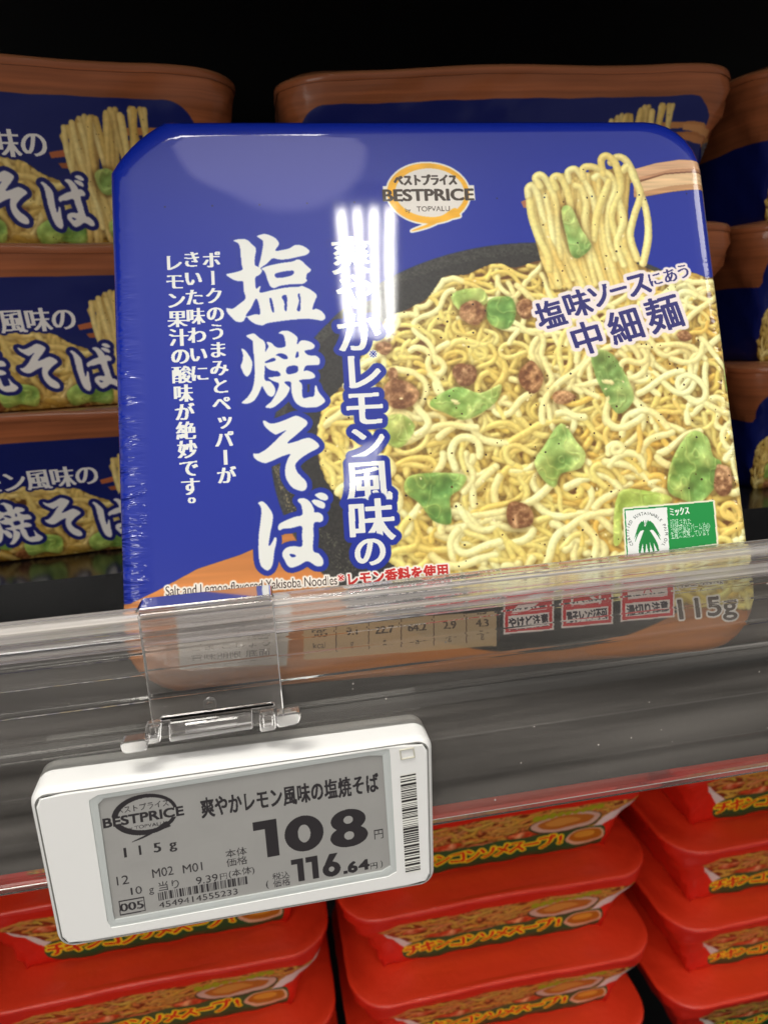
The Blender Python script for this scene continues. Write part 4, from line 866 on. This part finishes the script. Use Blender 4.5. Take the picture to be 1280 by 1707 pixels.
for nm, pf, mm_ in (('top_edge', top_, M_bead), ('panel', low_, M_rail)):
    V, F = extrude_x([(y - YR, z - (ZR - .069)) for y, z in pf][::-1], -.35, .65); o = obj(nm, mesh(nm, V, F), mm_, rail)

# ------------------------------------------------------------------ clear clip hanging over the rail
def rail_pt(x, y, yy):                           # photograph point on the vertical plane Y = yy
    d = B @ np.array([(x - CXP) / FPX, (CYP - y) / FPX, -1.]); s = (yy - CAM[1]) / d[1]; return CAM + d * s
def slab_on(pts, y0, y1, e=.0003):               # rounded polygon plate given by photograph corners on plane y0, thickness to y1
    Q = np.array([rail_pt(a, b_, y0) for a, b_ in pts]); P = Q[:, [0, 2]]
    area_ = sum(P[i - 1][0] * P[i][1] - P[i][0] * P[i - 1][1] for i in range(len(P)))
    if area_ < 0: P = P[::-1]
    R = []
    for yy, off in ((y0 + e, 0), (y0, e), (y1, e), (y1 - e, 0))[0:0] or ((y0, e), (y0 + e, 0), (y1 - e, 0), (y1, e)):
        q = offset_loop(P, off); R.append(np.c_[q[:, 0], np.full(len(q), yy), q[:, 1]])
    return loft(R, True, True)
def rnd(pts, r, n=4):                            # round polygon corners (pixel units)
    out = []; N = len(pts); pts = [np.array(p, float) for p in pts]
    for i in range(N):
        a, b_, c = pts[i - 1], pts[i], pts[(i + 1) % N]; ra = min(r, np.linalg.norm(a - b_) * .45, np.linalg.norm(c - b_) * .45)
        p0 = b_ + (a - b_) / np.linalg.norm(a - b_) * ra; p1 = b_ + (c - b_) / np.linalg.norm(c - b_) * ra
        for t in np.linspace(0, 1, n): out.append((1 - t) ** 2 * p0 + 2 * t * (1 - t) * b_ + t * t * p1)
    return out
def joined(parts):
    V, F, k = [], [], 0
    for v, f in parts: V += [tuple(p) for p in v]; F += [tuple(i + k for i in q) for q in f]; k += len(v)
    return V, F
M_clip = glass('clear_clip_plastic', (.96, .955, .955), .03, 1.46, ((40, 60, 40), .06), dust_haze=.09)
M_thin = bpy.data.materials.new('thin_clear_plastic'); M_thin.use_nodes = True; n_t, l_t = M_thin.node_tree.nodes, M_thin.node_tree.links; n_t.clear()
tr_ = n_t.new('ShaderNodeBsdfTransparent'); tr_.inputs[0].default_value = (.9, .9, .9, 1); gl_ = n_t.new('ShaderNodeBsdfGlossy'); gl_.inputs['Roughness'].default_value = .08; fr_ = n_t.new('ShaderNodeFresnel'); fr_.inputs['IOR'].default_value = 1.6; mx_ = n_t.new('ShaderNodeMixShader'); oo_ = n_t.new('ShaderNodeOutputMaterial')
l_t.new(fr_.outputs[0], mx_.inputs[0]); l_t.new(tr_.outputs[0], mx_.inputs[1]); l_t.new(gl_.outputs[0], mx_.inputs[2]); l_t.new(mx_.outputs[0], oo_.inputs[0])
yc = YR - .0026
cp = rail_pt(345, 1250, YR)
clip = empty('rail_clip', Matrix.Translation(Vector(cp)), 'clear plastic clip hooked over the rail, holding the white electronic tag', 'clip')
def cpart(name, parts, m_=None):
    V, F = joined(parts); V = np.array(V) - cp; return obj(name, mesh(name, V, F), m_ or M_clip, clip)
xl, xr = rail_pt(228, 1020, yc)[0], rail_pt(456, 1006, yc)[0]; zl, zr = rail_pt(243, 1222, yc)[2], rail_pt(463, 1207, yc)[2]
def plate(x0, x1, z0, z1, y0, y1): return rbox_xz(x0, x1, z0, z1, y0, y1)
def rbox_xz(x0, x1, z0, z1, y0, y1, e=.0003):
    Pq = rrect(x1 - x0, z1 - z0, .0008, 3) + ((x0 + x1) / 2, (z0 + z1) / 2); R = []
    for yy, o in ((y0, e), (y0 + e, 0), (y1 - e, 0), (y1, e)): q = offset_loop(Pq, o); R.append(np.c_[q[:, 0], np.full(len(q), yy), q[:, 1]])
    return loft(R, True, True)
cpart('hanging_plate', [rbox_xz(xl, xr, min(zl, zr), ZR + .0003, yc, yc + .0013)])
cpart('cross_ridge', [rbox_xz(xl + .002, xr - .002, ZR - .0270, ZR - .0256, yc - .0007, yc - .0001)])
cpart('hook', [rbox_xz(xl, xr, ZR + .0005, ZR + .0016, yc, YR + .0058)], M_thin)
cpart('hinge_bracket', [slab_on(rnd([(243, 1208), (271, 1203), (268, 1238), (240, 1243)], 5), yc - .0022, yc - .0001), slab_on(rnd([(249, 1213), (267, 1210), (265, 1232), (247, 1235)], 3), yc - .0034, yc - .0023)])
cpart('hinge_bracket', [slab_on(rnd([(432, 1190), (458, 1186), (461, 1217), (434, 1222)], 5), yc - .0022, yc - .0001), slab_on(rnd([(438, 1195), (455, 1192), (456, 1212), (439, 1215)], 3), yc - .0034, yc - .0023)])
cpart('hinge_bar', [slab_on(rnd([(281, 1205), (421, 1187), (422, 1216), (283, 1238)], 4), yc - .0022, yc - .0001), slab_on([(309, 1208), (396, 1196), (396, 1212), (309, 1225)], yc - .0032, yc - .0023)])
cpart('foot', [slab_on(rnd([(199, 1239), (246, 1232), (247, 1252), (205, 1258)], 8), yc - .0060, yc - .0024)])
cpart('foot', [slab_on(rnd([(459, 1193), (503, 1187), (499, 1207), (462, 1215)], 8), yc - .0060, yc - .0024)])
V, F = [], []
cc = rail_pt(350, 1174, yc - .0006); ring_ = []
for rr, dy in ((.0017, 0), (.0014, -.0006), (.0008, -.0007), (.0004, -.0002)):
    ring_.append(np.array([(cc[0] + rr * math.cos(a), cc[1] + dy + .0005, cc[2] + rr * math.sin(a)) for a in np.arange(0, 6.28, 6.2832 / 16)]))
cpart('moulding_stud', [loft(ring_, False, True)])

# ------------------------------------------------------------------ electronic tag
TW_, TH_ = .0964, .0464
TR_ = np.array([[0.982, -0.0347, 0.1856], [0.086, 0.9573, -0.276], [-0.168, 0.287, 0.9431]])
for i in range(3):
    for j in range(i): TR_[:, i] -= TR_[:, i] @ TR_[:, j] * TR_[:, j]
    TR_[:, i] /= np.linalg.norm(TR_[:, i])
TT = np.array([-.0342, -.083, -.1851])
TRw = B @ TR_; TTw = c2w(TT)
TDP = .0205
Mt = m4(TRw, TTw)
tg = empty('electronic_price_tag', m4(TRw, TTw - TRw[:, 1] * TH_ / 2), 'white electronic price tag with a grey e-paper screen showing 108, hanging from the rail', 'price tag')
off = Vector((0, TH_ / 2, 0))
def tl(x, y): return plane_uv([(x, y)], TR_, TT, 0, 0, 1.)[0] * (1, -1)
P = rrect(TW_, TH_, .0042, 7)
def rg(o, z): Q = offset_loop(P, o); return np.c_[Q, np.full(len(Q), z)]
V, F = loft([rg(.0030, -TDP), rg(.0008, -TDP + .0012), rg(0, -TDP + .004), rg(-.0001, -.0024), rg(.0001, -.0016), rg(.0005, -.0009), rg(.0011, -.0004)], True)
k = obj('housing', mesh('housing', V, F, smooth=True), M_wht, tg); k.location = off
V, F = loft([rg(.0011, -.00042), rg(.0013, -.00075), rg(.0015, -.00042)]); k = obj('seam', mesh('seam', V, F), M_line, tg); k.location = off
def shp(pts): A = np.array([tl(*p) for p in pts]); return A
def ccw(A): return A if sum(A[i - 1][0] * A[i][1] - A[i][0] * A[i - 1][1] for i in range(len(A))) > 0 else A[::-1]
scr = shp(SCR)                                    # TL TR BR BL
fr = ccw(shp([(147, 1329), (650, 1246), (662, 1460), (181, 1550)])); scc = ccw(scr)
# front plate with the frame cut-out: ring from plate edge to frame
def resamp(A, n):                                 # n points around a closed loop starting at the angle of +x
    c = A.mean(0); d = np.r_[0, np.cumsum(np.linalg.norm(np.diff(np.r_[A, A[:1]], axis=0), axis=1))]; t = np.linspace(0, d[-1], 1200, endpoint=False); A2 = np.r_[A, A[:1]]
    Q = np.c_[np.interp(t, d, A2[:, 0]), np.interp(t, d, A2[:, 1])]; a = np.arctan2((Q - c)[:, 1] / np.ptp(A[:, 1]), (Q - c)[:, 0] / np.ptp(A[:, 0])); o = []
    for g in np.linspace(-np.pi, np.pi, n, endpoint=False): o.append(Q[np.argmin(np.abs((a - g + np.pi) % (2 * np.pi) - np.pi))])
    return np.array(o)
NR = 96
def z3(A, z): return np.c_[A, np.full(len(A), z)]
frr = np.array(rnd([tuple(p) for p in fr], .0014, 6))
outer = resamp(offset_loop(P, .0015), NR); fro = resamp(frr, NR)
V, F = loft([z3(outer, -.0004), z3(resamp(offset_loop(P, .0019), NR), -.0002), z3(fro, -.0002), z3(fro, -.0006)]); k = obj('front_plate', mesh('front_plate', V, F), M_wht, tg); k.location = off
sco = resamp(scc, NR)
V, F = loft([z3(fro, -.00045), z3(fro * .5 + sco * .5, -.0004), z3(sco, -.0005), z3(sco, -.0011)]); k = obj('screen_frame', mesh('screen_frame', V, F), M_frame, tg); k.location = off
img = paint_screen().image('e_paper'); M_scr = print_mat('e_paper_screen', img, rough=.28, coat=.4, coat_rough=.12, grain=.02, wob=.0)
n_ = 8; VV, UU, FF = [], [], []; Hi = homog([(0, 0), (1, 0), (1, 1), (0, 1)], [tuple(p) for p in scr])
for j in range(n_ + 1):
    for i in range(n_ + 1):
        q = Hi @ (i / n_, j / n_, 1); q = q[:2] / q[2]; VV.append((q[0], q[1], -.0009)); UU.append((i / n_, 1 - j / n_))
for j in range(n_):
    for i in range(n_): a_ = j * (n_ + 1) + i; FF.append((a_, a_ + n_ + 1, a_ + n_ + 2, a_ + 1))
k = obj('screen', mesh('screen', VV, FF, UU), M_scr, tg); k.location = off
A = shp([(667, 1293), (693, 1288), (701, 1452), (676, 1457)])
img = paint_code().image('code'); M_code = print_mat('code_print', img, rough=.4, coat=0, grain=.0, wob=.0)
k = obj('code_label', mesh('code_label', [(p[0], p[1], -.00012) for p in A], [(3, 2, 1, 0)], [(0, 1), (1, 1), (1, 0), (0, 0)]), M_code, tg); k.location = off
# small window of the signal lamp
A = ccw(shp([(667, 1251), (689, 1247), (691, 1262), (669, 1266)])); c_ = A.mean(0); sh_ = lambda s: c_ + (A - c_) * s
M_win = mat('lamp_window', (.55, .53, .44), .3)
V, F = loft([z3(sh_(1.12), -.00018), z3(sh_(1.06), .00015), z3(sh_(.95), .00015), z3(sh_(.9), -.0003)], False, True); k = obj('lamp_window', mesh('lamp_window', V, F), M_win, tg); k.location = off
# raised back mount on the top
V, F = rbox(.054, .014, .0075, .0025, .0010, 6)
k = obj('back_mount', mesh('back_mount', V, F), M_wht, tg); k.location = off + Vector((-.0055, TH_ / 2 - .0035, -TDP - .0010))

# ------------------------------------------------------------------ ceiling lamps seen mirrored in the film, plus an added glowing disc
M_tube = bpy.data.materials.new('lit_tube'); M_tube.use_nodes = True
nn_ = M_tube.node_tree.nodes; nn_.clear(); em = nn_.new('ShaderNodeEmission'); em.inputs['Color'].default_value = (1, .98, .92, 1); em.inputs['Strength'].default_value = 62
ou = nn_.new('ShaderNodeOutputMaterial'); M_tube.node_tree.links.new(em.outputs[0], ou.inputs[0])
M_fix = mat('lamp_housing', (.06, .06, .06), .6)
def fixture(x, y, lab, first=None):
    if first: return copy_thing(first, Matrix.Translation((x, y, 2.9)), lab)
    r = empty('ceiling_lamp', Matrix.Translation((x, y, 2.9)), lab, 'lamp', 'ceiling lamps of the shop')
    V, F = rbox(.26, .62, .04, .01, .002); h_ = obj('housing', mesh('lamp_housing', V, F), M_fix, r); h_.location = (0, 0, .02)
    tm = None
    for k in range(4):
        if tm is None:
            a = np.arange(0, 6.28, 6.2832 / 12); tm = mesh('tube', *loft([np.c_[.009 * np.cos(a), np.full(12, s), .009 * np.sin(a)] for s in (-.27, .27)], True, True))
        t = obj('tube', tm, M_tube, r); t.location = (-.075 + .05 * k, 0, 0)
    return r
f0 = fixture(.150, -1.42, 'four-tube ceiling lamp mirrored as four bright lines in the blue film')
f1 = fixture(.150, -2.85, 'second four-tube ceiling lamp farther back, mirrored lower in the film', f0)
M_tube2 = M_tube.copy(); M_tube2.name = 'dim_lit_tube'; [q for q in M_tube2.node_tree.nodes if q.type == 'EMISSION'][0].inputs['Strength'].default_value = 18
dm = None
for q in f1.children:
    if q.name.startswith('tube'):
        if dm is None: dm = q.data.copy(); dm.materials[0] = M_tube2
        q.data = dm

rl = empty('added_ceiling_disc', Matrix.Translation((-.07, -.90, 2.9)), 'round dim glowing disc added on the ceiling, mirrored as a pale arc at the top left of the film', 'lamp')  # glowing disc added to make the pale arc in the film
a = np.arange(0, 6.2831, 6.2832 / 64); M_disc = bpy.data.materials.new('disc_glow'); M_disc.use_nodes = True
nn_ = M_disc.node_tree.nodes; nn_.clear(); em = nn_.new('ShaderNodeEmission'); em.inputs['Color'].default_value = (.95, .88, 1, 1); em.inputs['Strength'].default_value = 2.0
ou = nn_.new('ShaderNodeOutputMaterial'); M_disc.node_tree.links.new(em.outputs[0], ou.inputs[0])
def circ(r, z): return np.c_[r * np.cos(a), r * np.sin(a), np.full(len(a), z)]
V, F = loft([circ(.24, 0), circ(.252, .01), circ(.252, .05)], True); obj('disc_face', mesh('disc_face', V, F), M_disc, rl)
V, F = loft([circ(.256, .012), circ(.262, .012), circ(.262, .07), circ(.2, .08)], False, True); obj('housing', mesh('round_housing', V, F), M_fix, rl)
